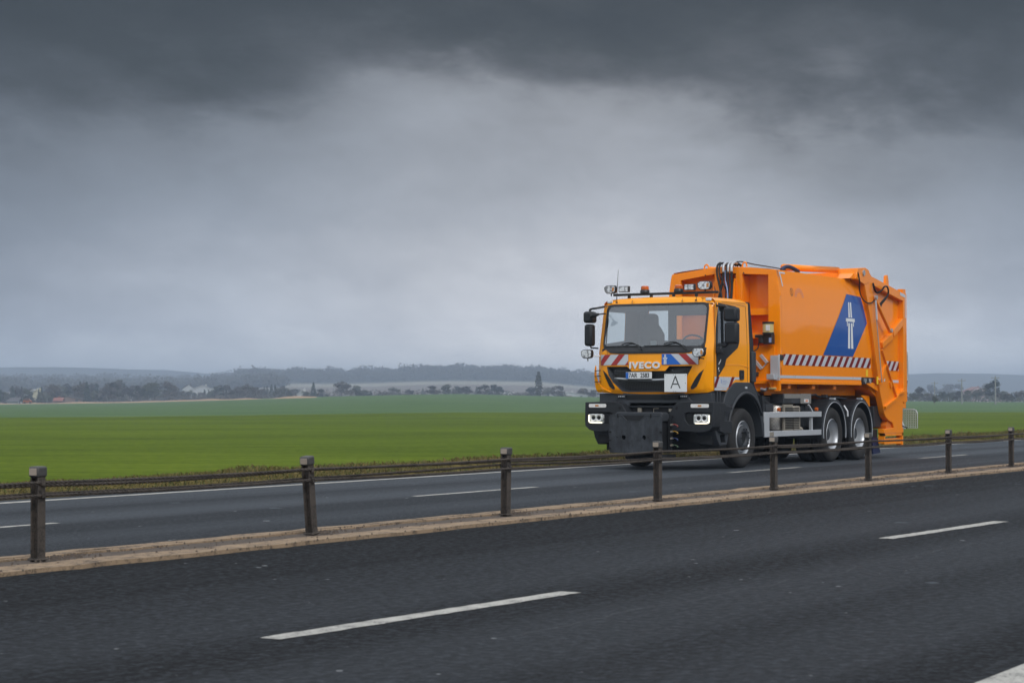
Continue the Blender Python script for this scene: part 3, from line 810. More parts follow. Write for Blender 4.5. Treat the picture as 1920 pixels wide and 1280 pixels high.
house(128, 800, 11, 5, 1.9, 1.1, 'wall_brown', 'roof_dark', 5, 'long brown barn with dark roof behind the field, left of the tree belt', 'barn')
house(111, 765, 3.2, 3, 1.0, .9, 'wall_brown', 'roof_red', 90, 'small shed with a bright orange-red roof in front of the barn', 'shed', nwin=1)
house(243, 900, 7, 8, 5.2, 2.4, 'wall_white', 'roof_dark', 60, 'white house glimpsed through the middle of the left tree belt')
house(354, 1000, 6, 6, 7.6, 2.2, 'wall_white', 'roof_dark', 8, 'white gabled house, left one of the two in the gap of the tree belt')
house(380, 1000, 11, 6, 7.2, 1.8, 'wall_white', 'roof_pale', 12, 'longer white house, right one of the two in the gap of the tree belt')
house(568, 850, 4.2, 5, 2.4, 1.9, 'wall_white', 'roof_pale', 0, 'small white gabled house beside the dark bush mid-left', nwin=1)
house(1063, 870, 17, 12, 2.2, 1.2, 'wall_white', 'roof_pale', 4, 'long low pale shed between the poplar and the truck', 'shed')
house(950, 890, 5, 6, 2.0, 1.0, 'wall_white', 'roof_pale', 90, 'tiny pale shed right of the centre grove', 'shed', nwin=1)
house(1828, 1250, 13, 10, 6.6, 2.6, 'wall_pink', 'roof_red', 10, 'pinkish house rising behind the right tree belt')
house(1879, 790, 6, 5, 2.0, 1.3, 'wall_pink', 'roof_red', 60, 'low house with reddish roof among trees near the right edge')
house(1716, 840, 4, 4, 1.9, 1.2, 'wall_white', 'roof_dark', 90, 'small white house just behind the rear of the truck', nwin=1)

# ---- utility poles in the right field
M['pole'] = mat('pale_pole', (.22, .23, .22), .8)
def pole(u, d, v, label):
    x, y = polar(px(u), d); z = land(x, y); h = zof(v, d) - z
    r = empty('utility_pole', (x, y, z), R(VIEW - 90)); tag(r, label, 'pole', 'utility poles crossing the right field')
    MB().cyl((0, 0), .17, 'z', -.3, h, 8, .11).build('pole', 'pole', r)
    c = MB().box(-.9, .9, -.06, .06, h - .5, h - .38).build('crossarm', 'pole', r)
    mb = MB()
    for q in (-.8, 0, .8): mb.cyl((q, 0), .05, 'z', h - .38, h - .18, 6)
    mb.build('insulator', 'wall_white', c)
pole(1752, 520, 716, 'first pale utility pole right of the truck'); pole(1803, 470, 711, 'middle one of three pale utility poles'); pole(1866, 450, 706, 'pale utility pole in front of the tallest tree on the right')

# ---- orange car far off on the track
M['carorange'] = mat('car_orange', (.28, .085, .03), .35, coat=.5); M['cardark'] = mat('car_dark', (.03, .03, .035), .3)
x, y = polar(px(52), 590)
car = empty('parked_car', (x, y, land(x, y) + .35), R(VIEW - 90 + 8)); tag(car, 'small orange and black car far off on the dirt track at the left', 'car')
MB().prism([(-1.2, .25), (1.3, .25), (1.3, .8), (.9, .9), (.45, 1.4), (-.7, 1.4), (-1.15, .9)], 'y', -.75, .75).build('body', 'carorange', car, bevel=.06)
MB().prism([(-.98, .92), (.74, .92), (.38, 1.33), (-.64, 1.33)], 'y', -.77, .77).build('window', 'cardark', car)
for sx in (-.75, .8):
    for sy in (-.72, .72): MB().cyl((sx, .28), .29, 'y', sy - .1, sy + .1, 12).build('wheel', 'cardark', car)
MB().box(1.2, 2.4, -.7, .7, .35, .95).build('trailer', 'cardark', car, bevel=.08)

# ================================================================ WIRE ROPE BARRIER on the median
M['rust'] = concrete('weathered_steel', (.034, .029, .026, 1), (.090, .074, .062, 1), (.014, .012, .011, 1))
M['capm'] = mat('post_cap', (.050, .050, .050), .55, var=.2, scale=30)
POSTX = [-3.1, .45, 4.0, 7.6, 11.14, 14.60, 18.0, 21.55, 25.04, 28.6, 32.3, 35.8, 39.2, 42.6, 46.1, 49.6]
LEAN = {14.60: (-.13, .015), 18.0: (.006, .01), 25.04: (.02, -.012), 28.6: (-.018, 0), 11.14: (-.018, .01), 32.3: (.012, 0)}
BY = 10.88
PW = {11.14: 'upright barrier post nearest the camera, at the left', 14.60: 'barrier post that leans over, second from the left', 18.0: 'upright barrier post in front of the green field, third from the left', 21.55: 'barrier post in front of the truck plough plate',
      25.04: 'barrier post between the truck front wheel and rear wheels', 28.6: 'barrier post in front of the truck rearmost wheel', 32.3: 'barrier post just right of the truck, on the median', 35.8: 'barrier post at the right edge of the picture'}
def ibeam(mb, w, d, z0, z1):
    tf = .012
    mb.box(-w / 2, w / 2, -d / 2, -d / 2 + tf, z0, z1); mb.box(-w / 2, w / 2, d / 2 - tf, d / 2, z0, z1); mb.box(-.006, .006, -d / 2 + tf, d / 2 - tf, z0, z1)
p0 = None
for x in POSTX:
    if p0 is None:
        r = empty('barrier_post', (0, 0, 0)); p0 = r
        mb = MB(); ibeam(mb, .078, .082, -.05, .645); mb.build('post', 'rust', r, bevel=.003)
        c = MB().box(-.052, .052, -.050, .050, .640, .722).build('cap', 'capm', r, bevel=.014)
        MB().prism(rrect(-.036, .036, .655, .708, .006), 'x', -.0565, -.052).build('reflector', 'reflector', c)
        MB().prism(rrect(-.036, .036, .655, .708, .006), 'x', .052, .0565).build('reflector', 'reflector', c)
        MB().box(-.058, .062, -.055, .055, .010, .024).build('base_plate', 'rust', r, bevel=.006)
        for zz in (.595, .505):
            MB().box(-.018, .018, -.063, -.041, zz - .02, zz + .02).build('rope_clip', 'rust', r, bevel=.003); MB().box(-.018, .018, .041, .063, zz - .02, zz + .02).build('rope_clip', 'rust', r, bevel=.003)
    else:
        r = p0.copy(); COL.objects.link(r)
        for ch in p0.children:
            c2 = ch.copy(); COL.objects.link(c2); c2.parent = r
            for g_ in ch.children: c3 = g_.copy(); COL.objects.link(c3); c3.parent = c2
    r.location = (x, BY, .02); lx, ly = LEAN.get(x, (0, 0)); r.rotation_euler = (ly, lx, 0)
    tag(r, PW.get(x, 'barrier post outside the picture, on the median'), 'post', 'wire rope barrier posts along the median')
def rope(zf, yo, label, r=.0098, seed=0):
    mb = MB()
    pts = []
    for x0, x1 in zip(POSTX, POSTX[1:]):
        n = 40
        for i in range(n):
            q = i / n; xx = x0 + (x1 - x0) * q
            lean0 = LEAN.get(x0, (0, 0))[0]; lean1 = LEAN.get(x1, (0, 0))[0]
            sag = -.012 * 4 * q * (1 - q)
            pts.append((xx, BY + yo + .004 * math.sin(xx * 1.3 + seed), zf(xx) + sag))
    # three strands twisted round one another
    for s_ in range(3):
        path = []
        for i in range(len(pts) - 1):
            for j in range(3 if pts[i][0] < 34 and pts[i][0] > 8 else 1):
                q = j / (3 if pts[i][0] < 34 and pts[i][0] > 8 else 1)
                p = [lerp(a, b, q) for a, b in zip(pts[i], pts[i + 1])]
                an = p[0] * 2 * PI / .16 + s_ * 2 * PI / 3
                path.append((p[0], p[1] + r * .8 * math.cos(an), p[2] + r * .8 * math.sin(an)))
        mb.tube(path, r * .72, 5)
    return tag(mb.build('wire_rope', 'rust', smooth=True), label, 'wire rope', 'twisted wire ropes strung along the barrier posts')
rope(lambda x: .618, -.055, 'upper twisted wire rope on the near side of the posts', seed=0)
rope(lambda x: .600 + .012 * math.sin(x * .9), .055, 'upper twisted wire rope on the far side of the posts', seed=2)
rope(lambda x: .520, -.055, 'lower twisted wire rope on the near side of the posts', seed=1)
rope(lambda x: .528 + (.03 if 14.5 < x < 21.6 else 0) * math.sin((x - 14.5) / 7.1 * PI), .055, 'lower twisted wire rope on the far side of the posts', seed=3)
# crumbs of soil and leaves caught on the median
mb = MB(); rng = random.Random(4)
for x in POSTX:
    for i in range(60):
        xx = x + abs(rng.gauss(0, .25)) + .03; yy = BY + rng.gauss(0, .07); s_ = rng.uniform(.006, .02)
        mb.add([(xx - s_, yy, .028), (xx, yy - s_, .03), (xx + s_, yy, .03 + s_ * .4), (xx, yy + s_, .03 + s_), (xx, yy, .03 + s_ * 1.2)], [(0, 1, 4), (1, 2, 4), (2, 3, 4), (3, 0, 4)])
for i in range(900):
    xx = 6 + 40 * rng.random() ** 1.3; yy = rng.choice([10.62, 10.68, 11.08, 10.3, 10.9]) + rng.gauss(0, .05); s_ = rng.uniform(.004, .015)
    mb.add([(xx - s_, yy, .03), (xx, yy - s_, .03), (xx + s_, yy, .034), (xx, yy + s_, .034), (xx, yy, .034 + s_)], [(0, 1, 4), (1, 2, 4), (2, 3, 4), (3, 0, 4)])
tag(mb.build('soil_crumbs', 'gutter', recalc=False), kind='stuff')

# ---- haze: closed box of even air round everything
HZ = bpy.data.materials.new('haze_air'); HZ.use_nodes = True; HZ.node_tree.nodes.clear(); t = NT(HZ.node_tree)
pvn = t.node('ShaderNodeVolumePrincipled'); pvn.inputs['Color'].default_value = (.58, .71, .90, 1); pvn.inputs['Density'].default_value = .00048; pvn.inputs['Anisotropy'].default_value = .1
ho = t.node('ShaderNodeOutputMaterial'); t.l.new(pvn.outputs[0], ho.inputs['Volume']); M['haze'] = HZ
HAZE = MB().box(-2600, 5000, -2600, 5000, -12, 64).build('haze', 'haze'); HAZE['kind'] = 'stuff'
# ================================================================ THE TRUCK
# local frame: x runs back from the front axle, y away from the near side, z up; the truck drives towards -x
T = empty('garbage_truck', (33.146, 14.975, 0))
tag(T, 'orange motorway-maintenance refuse truck with plough plate, driving on the far carriageway', 'truck')
YC, CW = 1.14, 1.14          # cab centre and half width

def fx(z):                   # cab front profile
    return table([(1.34, -1.40), (1.42, -1.45), (1.7, -1.48), (2.1, -1.47), (2.17, -1.45), (2.95, -1.27), (3.1, -1.2)], z)
def fxy(y, z, off=0.0):
    q = abs(y - YC) / CW
    return fx(z) + .10 * q ** 3 + (.06 * max(0, q - .9) / .1) - off
CY = [YC + CW * q for q in (-1, -.985, -.96, -.92, -.86, -.78, -.6, -.4, -.2, 0, .2, .4, .6, .78, .86, .92, .96, .985, 1)]
CZ = [1.34, 1.36, 1.42, 1.55, 1.7, 1.9, 2.1, 2.17]
def fdec(name, poly, off, m, parent, holes=(), solid=0, build=True, mb=None):
    mb = mb or MB()
    sheet(mb, poly, lambda y, z: (fxy(y, z, off), y, z), holes, us=CY[1:-1], ws=[1.42, 1.55, 1.7, 1.9, 2.1, 2.17, 2.5, 2.75])
    if not build: return mb
    o = mb.build(name, m, parent, recalc=True)
    return o
# --- cab shell
WS = [(.13, 2.155), (2.15, 2.155), (2.15, 2.955), (.13, 2.955)]
GR = [(.34, 1.835), (.42, 1.69), (.60, 1.39), (.70, 1.375), (1.62, 1.375), (1.75, 1.39), (1.93, 1.55), (2.02, 1.68), (2.06, 1.835), (1.63, 1.835), (1.53, 1.752), (.86, 1.752), (.78, 1.835)]
VL = [(.13, 1.775), (.21, 1.715), (.30, 1.60), (.385, 1.46), (.375, 1.42), (.33, 1.43), (.27, 1.475), (.20, 1.61)]
cabf = MB()
outer = [(0, 1.40), (.10, 1.365), (.6, 1.34), (1.68, 1.34), (2.18, 1.365), (2.28, 1.40), (2.28, 2.96), (0, 2.96)]
sheet(cabf, outer, lambda y, z: (fxy(y, z), y, z), [WS, GR], us=CY[1:-1], ws=[1.36, 1.42, 1.55, 1.7, 1.9, 2.1, 2.17, 2.5, 2.75])
# near side wall with the door window opening, far side likewise
NW = [(-1.12, 2.92), (-.36, 2.885), (-.33, 2.80), (-.34, 2.33), (-.55, 2.24), (-1.19, 2.20)]
xs = fxy(0, 1.4)
def side_outer(): return [(fxy(0, z), z) for z in (1.40, 1.7, 2.1, 2.17, 2.55, 2.96)] + [(.22, 2.99), (.24, 1.38), (-.36, 1.38)]
ARCHC = (0.0, .55)
sheet(cabf, side_outer(), lambda x, z: (x, 0.0 + max(0, z - 2.2) * .035, z), [NW], ws=[2.2])
sheet(cabf, side_outer(), lambda x, z: (x, 2.28 - max(0, z - 2.2) * .035, z), [NW], ws=[2.2])
RWN = [[(.80, 2.36), (1.47, 2.36), (1.47, 2.80), (.80, 2.80)], [(1.62, 2.34), (2.05, 2.34), (2.05, 2.90), (1.62, 2.90)]]
cabf.prism([(0, 1.38), (2.28, 1.38), (2.25, 2.97), (.03, 2.97)], 'x', .215, .235, RWN)
# roof
rows = []
sec = [(0.027, 2.955), (.035, 3.0), (.07, 3.035), (.14, 3.06), (.3, 3.075), (.7, 3.09), (1.14, 3.095), (1.58, 3.09), (1.98, 3.075), (2.14, 3.06), (2.21, 3.035), (2.245, 3.0), (2.253, 2.955)]
for k, (dx_, g_) in enumerate([(0, 0), (.02, .32), (.05, .62), (.10, .84), (.2, .96), (.5, 1.0), (1.0, 1.03), (1.38, 1.0), (1.46, .8), (1.50, 0)]):
    rows.append([((fxy(y, 2.955) if k < 3 else -1.27 + .1 * 0) * (1 if k < 3 else 1) + (dx_ if k < 3 else dx_ + .0), y, 2.955 + (z - 2.955) * g_) for y, z in sec])
cabf.grid(rows)
cab = cabf.build('cab', 'cab', T, recalc=True, smooth='angle', solid=0)
# liner inside the cab (dark)
ln = MB()
ln.prism([(.03, 1.4), (2.25, 1.4), (2.22, 2.94), (.06, 2.94)], 'x', .17, .205, RWN)
sheet(ln, [(-1.2, 1.45), (.17, 1.45), (.17, 2.94), (-1.12, 2.94)], lambda x, z: (x, 2.235 - max(0, z - 2.2) * .035, z), [[(-1.05, 2.84), (-.40, 2.84), (-.40, 2.33), (-1.10, 2.26)]], ws=[2.2])
sheet(ln, [(-1.2, 1.45), (.17, 1.45), (.17, 2.94), (-1.12, 2.94)], lambda x, z: (x, .04 + max(0, z - 2.2) * .035, z), [NW[:]], ws=[2.2])
ln.box(-1.2, .17, .06, 2.22, 2.935, 2.95); ln.box(-1.25, .17, .06, 2.22, 1.5, 1.55)
ln.build('interior_lining', 'liner', cab, recalc=True)
# dashboard, seats, steering wheel
MB().prism([(-1.38, 1.9), (-.98, 1.9), (-.92, 2.1), (-1.05, 2.2), (-1.40, 2.16)], 'y', .1, 2.18).build('dashboard', 'seat', cab, bevel=.02)
def seat(y, x=-.45):
    r = MB().prism([(x - .25, 1.75), (x + .25, 1.72), (x + .25, 1.9), (x - .25, 1.93)], 'y', y - .25, y + .25).build('seat', 'seat', cab, bevel=.04)
    MB().prism([(y - .25, 1.85), (y + .25, 1.85), (y + .25, 2.45), (y + .17, 2.58), (y + .13, 2.62), (y + .13, 2.78), (y + .08, 2.83), (y - .08, 2.83), (y - .13, 2.78), (y - .13, 2.62), (y - .17, 2.58), (y - .25, 2.45)], 'x', x + .18, x + .32).build('backrest', 'seat', r, bevel=.04)
seat(1.78); seat(.42, -.5)
mb = MB(); mb.tube([(-.98 - .10 * math.sin(a), .52 + .23 * math.cos(a), 2.22 + .17 * math.sin(a)) for a in [2 * PI * i / 28 for i in range(29)]], .018, 6)
mb.box(-1.0, -.97, .34, .70, 2.2, 2.24); mb.cyl((.52, 2.2), .07, 'x', -1.02, -.97, 12); mb.build('steering_wheel', 'black', cab)
MB().box(-1.30, -1.29, 1.12, 1.24, 2.20, 2.29).build('paper_card', 'paper', cab)
MB().prism([(-1.33, 2.20), (-1.05, 2.21), (-1.05, 2.215), (-1.33, 2.205)], 'y', 1.48, 1.80).build('paper_sheet', 'paper', cab)
# windscreen, gasket and glass
WI = rrect(.155, 2.125, 2.185, 2.925, .09); WO = rrect(.115, 2.165, 2.150, 2.965, .11)
fdec('windscreen_frame', WO, .012, 'ink', cab, [WI])
crn = MB(); base = [(.12, 2.145), (2.16, 2.145), (2.16, 2.965), (.12, 2.965)]
ws = MB(); sheet(ws, WI, lambda y, z: (fxy(y, z, .004), y, z), us=CY[1:-1], ws=[2.5, 2.75]); wsg = ws.build('windscreen', 'glass', cab)
mb = MB(); mb.box(-1.17, -1.15, 1.0, 1.2, 2.85, 2.90); mb.box(-1.18, -1.14, .25, .9, 2.83, 2.93); mb.box(-1.18, -1.14, 1.35, 2.0, 2.83, 2.93); mb.build('sun_visor', 'liner', cab)
# black cowl under the windscreen
fdec('cowl', [(.12, 2.19), (.20, 2.155), (.40, 2.075), (.5, 2.065), (1.80, 2.065), (1.98, 2.08), (2.12, 2.16), (2.16, 2.19)], .016, 'ink', cab)
def wiper(y0, y1, side=1):
    r = MB(); p = []
    for i in range(13):
        y = lerp(y0, y1, i / 12); z = 2.205 - .010 * abs(i - 6) / 6 + (.035 * math.sin(PI * max(0, (i - 6)) / 6) if i > 6 else 0) * 0; p.append((fxy(y, z, .035), y, z))
    r.tube(p, .008, 5)
    o = r.build('wiper', 'ink', cab)
    mb = MB(); q = []
    for i in range(11):
        f_ = i / 10; y = lerp(lerp(y1, y0, .5), y0 - .03, f_); z = 2.225 + .045 * math.sin(PI * f_) - .10 * f_ ** 3; q.append((fxy(y, z, .05), y, z))
    mb.tube(q, .012, 6); mb.build('wiper_arm', 'ink', o)
wiper(1.35, 2.10); wiper(.48, 1.28)
# stripe boards on the front
def stripes(name, u0, u1, w0, w1, fn, n, slant, parent, mats=('reflwhite', 'red'), first=0.0, duty=.5, th=.006, us=(), wsx=()):
    mb = MB(); sheet(mb, [(u0, w0), (u1, w0), (u1, w1), (u0, w1)], lambda u, w: fn(u, w, .010), us=us, ws=wsx)
    mb.mat(1); pitch = (u1 - u0) / n
    for k in range(-3, n + 4):
        a = u0 + first + k * pitch; b_ = a + pitch * duty
        # clip parallelogram (a,w0)-(b,w0)-(b+slant,w1)-(a+slant,w1) to u0..u1
        poly = [(a, w0), (b_, w0), (b_ + slant, w1), (a + slant, w1)]
        poly = clipu(poly, u0, 1); poly = clipu(poly, u1, -1)
        if len(poly) >= 3: sheet(mb, poly, lambda u, w: fn(u, w, .013), us=us, ws=wsx)
    return mb.build(name, list(mats), parent)
def clipu(poly, u, sgn):
    out = []
    for i in range(len(poly)):
        p, q = poly[i - 1], poly[i]; ip = (p[0] - u) * sgn >= 0; iq = (q[0] - u) * sgn >= 0
        if ip != iq:
            t_ = (u - p[0]) / (q[0] - p[0]); out.append((u, p[1] + (q[1] - p[1]) * t_))
        if iq: out.append(q)
    return out
FN = lambda u, w, o: (fxy(u, w, o), u, w)
stripes('warning_stripes', 1.60, 2.205, 1.862, 2.05, FN, 2, -.17, cab, first=.24, duty=.42, us=CY[1:-1], wsx=[1.9])
b_ = stripes('warning_stripes', .235, .92, 1.862, 2.05, FN, 2, .20, cab, first=.02, duty=.42, us=CY[1:-1], wsx=[1.9])
bs = fdec('motorway_badge', [(.92, 1.862), (.55, 1.862), (.75, 2.05), (.92, 2.05)], .016, 'blue2', cab)
def motorway(fn, cu, cw, h, parent, mir=1):
    """motorway symbol: two carriageways narrowing upwards, crossed by a bridge"""
    mb = MB(); s_ = h
    def q(pts): sheet(mb, [(cu + mir * a * s_, cw + b * s_) for a, b in pts], lambda u, w: fn(u, w), ws=[cw + k * .12 for k in range(-6, 7)])
    q([(-.155, -.5), (-.03, -.5), (-.03, .05), (-.12, .05)]); q([(.03, -.5), (.155, -.5), (.12, .05), (.03, .05)])
    q([(-.105, .17), (-.02, .17), (-.02, .5), (-.085, .5)]); q([(.02, .17), (.105, .17), (.085, .5), (.02, .5)])
    q([(-.26, .08), (.26, .08), (.26, .15), (-.26, .15)])
    q([(-.20, -.02), (-.155, -.02), (-.155, .08), (-.20, .08)]); q([(.155, -.02), (.20, -.02), (.20, .08), (.155, .08)])
    return mb.build('motorway_symbol', 'white', parent)
motorway(lambda u, w: (fxy(u, w, .019), u, w), .855, 1.956, .175, bs)
# letters read from the front: +u runs to -y
text_mesh('letters', 'IVECO', .155, lambda u, w, d: (fxy(1.265 - u, 1.848 + w, .012 + d), 1.265 - u, 1.848 + w), 'chrome', cab, depth=.012, track=1.2, xs=1.22, bold=.008)
# grille: sloped frame walls, dark honeycomb, chrome bar
gr = MB(); n_ = len(GR); cyg = sum(p[0] for p in GR) / n_; czg = 1.6
inn = [(cyg + (y - cyg) * .90, czg + (z - czg) * .86) for y, z in GR]
vs = [(fxy(y, z, .004), y, z) for y, z in GR] + [(fxy(y, z, -.11), y, z) for y, z in inn]
gr.add(vs, [(i, (i + 1) % n_, (i + 1) % n_ + n_, i + n_) for i in range(n_)])
gf = gr.build('grille', 'plastic2', cab)
def honey():
    m, t, b = newmat('honeycomb_mesh'); co = t.node('ShaderNodeTexCoord').outputs['Object']; s = t.sep(co)
    v = t.node('ShaderNodeTexVoronoi'); t.put(v.inputs['Vector'], t.comb(s[1], t.m('MULTIPLY', s[2], 1.6), 0.0)); v.inputs['Scale'].default_value = 30; v.inputs['Randomness'].default_value = .0
    t.put(b.inputs['Base Color'], t.ramp(v.outputs['Distance'], [(.3, (.006, .006, .007)), (.5, (.045, .048, .055))])); b.inputs['Roughness'].default_value = .5
    return m
M['honey'] = honey()
gm = MB(); sheet(gm, GR, lambda y, z: (fxy(y, z, -.105), y, z), us=CY[1:-1], ws=[1.55, 1.7]); gm.build('mesh', 'honey', gf)
MB().tube([(fxy(y, 1.6, -.01), y, 1.625 - .035 * math.sin(PI * (y - .45) / 1.45)) for y in fr(.45, 1.90, 16)], [.012] + [.021] * 15 + [.012], 8).build('trim_bar', 'silver', gf, smooth=True)
for yy in (1.76, .62): MB().tube([(fxy(yy, 1.75, -.04), yy - .11, 1.775), (fxy(yy, 1.75, -.0), yy - .10, 1.75), (fxy(yy, 1.75, -.0), yy + .10, 1.75), (fxy(yy, 1.75, -.04), yy + .11, 1.775)], .008, 6).build('grab_handle', 'plastic2', gf)
# registration plate
pl = MB().box(-1.505, -1.490, 1.115, 1.635, 1.612, 1.732).build('number_plate', 'white', cab, bevel=.003)
MB().box(-1.508, -1.5055, 1.58, 1.632, 1.616, 1.728).build('country_band', 'blue2', pl)
PF = lambda cy_, cz_, x_: (lambda u, w, d: (x_ - d, cy_ - u, cz_ + w))
text_mesh('plate_text', '7AR', .115, PF(1.488, 1.671, -1.509), 'ink', pl, depth=.001, xs=.84, bold=.001)
text_mesh('plate_text', '2583', .115, PF(1.25, 1.671, -1.509), 'ink', pl, depth=.001, xs=.78, bold=.0015)
MB().box(-1.50, -1.46, 1.13, 1.60, 1.59, 1.61).build('plate_holder', 'black', pl)
# white board with the letter A
sg = MB().box(-1.545, -1.535, .405, .845, 1.375, 1.695).build('letter_board', 'white', cab, bevel=.003)
text_mesh('board_text', 'A', .34, PF(.625, 1.535, -1.547), 'ink', sg, depth=.001, xs=.95, bold=-.006)
mb = MB()
for y, z in ((.43, 1.67), (.82, 1.67), (.62, 1.683), (.66, 1.683), (.62, 1.387), (.66, 1.387), (.43, 1.53)): mb.cyl((y, z), .006, 'x', -1.549, -1.545, 8)
mb.build('rivet', 'plastic2', sg)
# panel gaps and side vents, corner deflectors
for sgn in (1, -1):
    Yf = (lambda y: y) if sgn > 0 else (lambda y: 2.28 - y)
    P_ = [(Yf(y), z) for y, z in VL]
    fdec('air_vent', P_, .008, 'ink', cab)
    fdec('panel_gap', [(Yf(.222), 1.86), (Yf(.229), 1.86), (Yf(.229), 2.12), (Yf(.222), 2.12)], .004, 'ink', cab)
    # corner air deflector: a thin fin standing off the corner
    FP = [(.30, 1.385), (.10, 1.372), (-.04, 1.385), (-.085, 1.46), (-.10, 1.60), (-.088, 1.80), (-.070, 1.86), (-.060, 1.80), (-.055, 1.66), (-.02, 1.56), (.10, 1.46)]
    if sgn > 0: continue
    mb = MB(); sheet(mb, [(Yf(y), z) for y, z in FP], lambda y, z: (fxy(min(2.28, max(0, y)), z, .004) + .35 * max(0, abs(y - YC) - CW), y, z), us=[Yf(k) for k in (.25, .2, .15, .1, .05, 0, -.03, -.06)], ws=[1.42, 1.5, 1.6, 1.7])
    o = mb.build('corner_deflector', 'cab', cab, solid=.02)
    mb = MB()
    for z in (1.56, 1.66, 1.76): mb.bar((-1.36, Yf(.06), z + .01), (-1.34, Yf(-.075), z), .02, .015)
    mb.build('deflector_strut', 'ink', o)
# door lines, window, black triangle panel, handle (near door)
sfn = lambda x, z, o=0: (x, 0.0 + max(0, z - 2.2) * .035 - o, z)
def sdec(name, poly, off, m, parent, holes=()):
    mb = MB(); sheet(mb, poly, lambda x, z: sfn(x, z, off), holes, ws=[2.2]); return mb.build(name, m, parent)
dr = sdec('door', [(-1.21, 2.955), (-.28, 2.955), (-.24, 2.90), (-.235, 2.2), (-.07, 1.95), (.02, 1.80), (.02, 1.40), (-.62, 1.40), (-1.0, 1.42), (-1.25, 1.50), (-1.27, 2.15)], .006, 'cab', cab, [NW])
gap = lambda pts: MB().tube([sfn(x, z, .007) for x, z in pts], .003, 4, sub=0).build('door_seam', 'ink', cab)
gap([(-1.25, 1.45), (-1.27, 2.15), (-1.21, 2.955), (-.30, 2.955), (.10, 2.94), (.13, 2.5), (.13, 1.42)])
gap([(-.92, 2.985), (.1, 2.99)])
MB().tube([sfn(x, z, .006) for x, z in [(-.92, 1.855), (-.3, 1.865), (.10, 1.835), (.20, 1.835)]], .008, 5).build('body_crease', 'cab', cab)
sdec('window_frame', [(-1.16, 2.955), (-.33, 2.92), (-.29, 2.84), (-.30, 2.30), (-.52, 2.20), (-1.24, 2.16)], .010, 'ink', dr, [[(-1.08, 2.885), (-.42, 2.855), (-.38, 2.78), (-.39, 2.36), (-.57, 2.27), (-1.14, 2.24)]])
sdec('window', [(-1.10, 2.90), (-.40, 2.87), (-.36, 2.78), (-.37, 2.33), (-.57, 2.25), (-1.16, 2.22)], .001, 'glass', dr)
MB().bar(sfn(-.93, 2.24, .012), sfn(-.90, 2.89, .012), .03, .012).build('window_bar', 'ink', dr)
MB().prism([(-.92, 2.90), (-.30, 2.875), (-.28, 2.80), (-.32, 2.78), (-.90, 2.82)], 'y', -.035, .02).build('rain_visor', 'ink', dr, bevel=.008)
sdec('trim_panel', [(-1.22, 2.20), (-.30, 2.36), (-.24, 2.26), (-.31, 2.17), (-.80, 1.96), (-.86, 1.84), (-1.20, 1.60)], .014, 'plastic', dr)
mb = MB()
for x_, z_, l in ((-1.12, 1.86, .05), (-1.09, 1.885, .04), (-1.06, 1.91, .05), (-1.14, 1.77, .05), (-1.12, 1.74, .02)): mb.bar((x_, -.017, z_), (x_ + .025, -.017, z_ + l * .8), .004, .016)
mb.build('badge', 'white', dr)
h_ = MB().prism(rrect(-.235, -.065, 1.60, 1.775, .03), 'y', -.03, .0).build('door_handle', 'plastic', dr, bevel=.006)
mb = MB(); mb.box(-.19, -.11, -.032, -.028, 1.725, 1.75); mb.box(-.19, -.11, -.032, -.028, 1.635, 1.66); mb.build('handle_recess', 'void', h_)
b3 = MB(); sheet(b3, [(-1.285, 1.455), (-.72, 1.455), (-.42, 1.60), (-.10, 1.60), (-.10, 1.645), (-1.285, 1.645)], lambda x, z: sfn(x, z, .010)); b3.mat(1)
for a_ in (-1.27, -.62, -.30):
    pq = [(a_ - .06, 1.455), (a_ + .06, 1.455), (a_ + .20, 1.645), (a_ + .08, 1.645)]
    if a_ == -.62: pq = [(-.62, 1.455), (-.60, 1.455), (-.58, 1.50), (-.44, 1.645), (-.56, 1.645), (-.72, 1.455)]
    if a_ == -.30: pq = [(-.22, 1.60), (-.12, 1.60), (-.10, 1.62), (-.10, 1.645), (-.20, 1.645)]
    if a_ == -1.27: pq = [(-1.285, 1.455), (-1.22, 1.455), (-1.08, 1.645), (-1.18, 1.645), (-1.285, 1.52)]
    sheet(b3, pq, lambda x, z: sfn(x, z, .013))
b3.mat(2); sheet(b3, [(-1.285, 1.405), (-.80, 1.405), (-.74, 1.45), (-1.285, 1.45)], lambda x, z: sfn(x, z, .010))
b3.mat(3); sheet(b3, [(-1.02, 1.53), (-.99, 1.53), (-.99, 1.60), (-1.02, 1.60)], lambda x, z: sfn(x, z, .013)); sheet(b3, [(-.96, 1.545), (-.72, 1.545), (-.72, 1.552), (-.96, 1.552)], lambda x, z: sfn(x, z, .013)); sheet(b3, [(-.96, 1.57), (-.78, 1.57), (-.78, 1.577), (-.96, 1.577)], lambda x, z: sfn(x, z, .013)); sheet(b3, [(-.96, 1.52), (-.8, 1.52), (-.8, 1.527), (-.96, 1.527)], lambda x, z: sfn(x, z, .013))
M['palelogo'] = mat('pale_blue_print', (.25, .33, .55), .5)
b3.build('warning_stripes', ['reflwhite', 'darkred', 'reflwhite', 'palelogo'], dr)
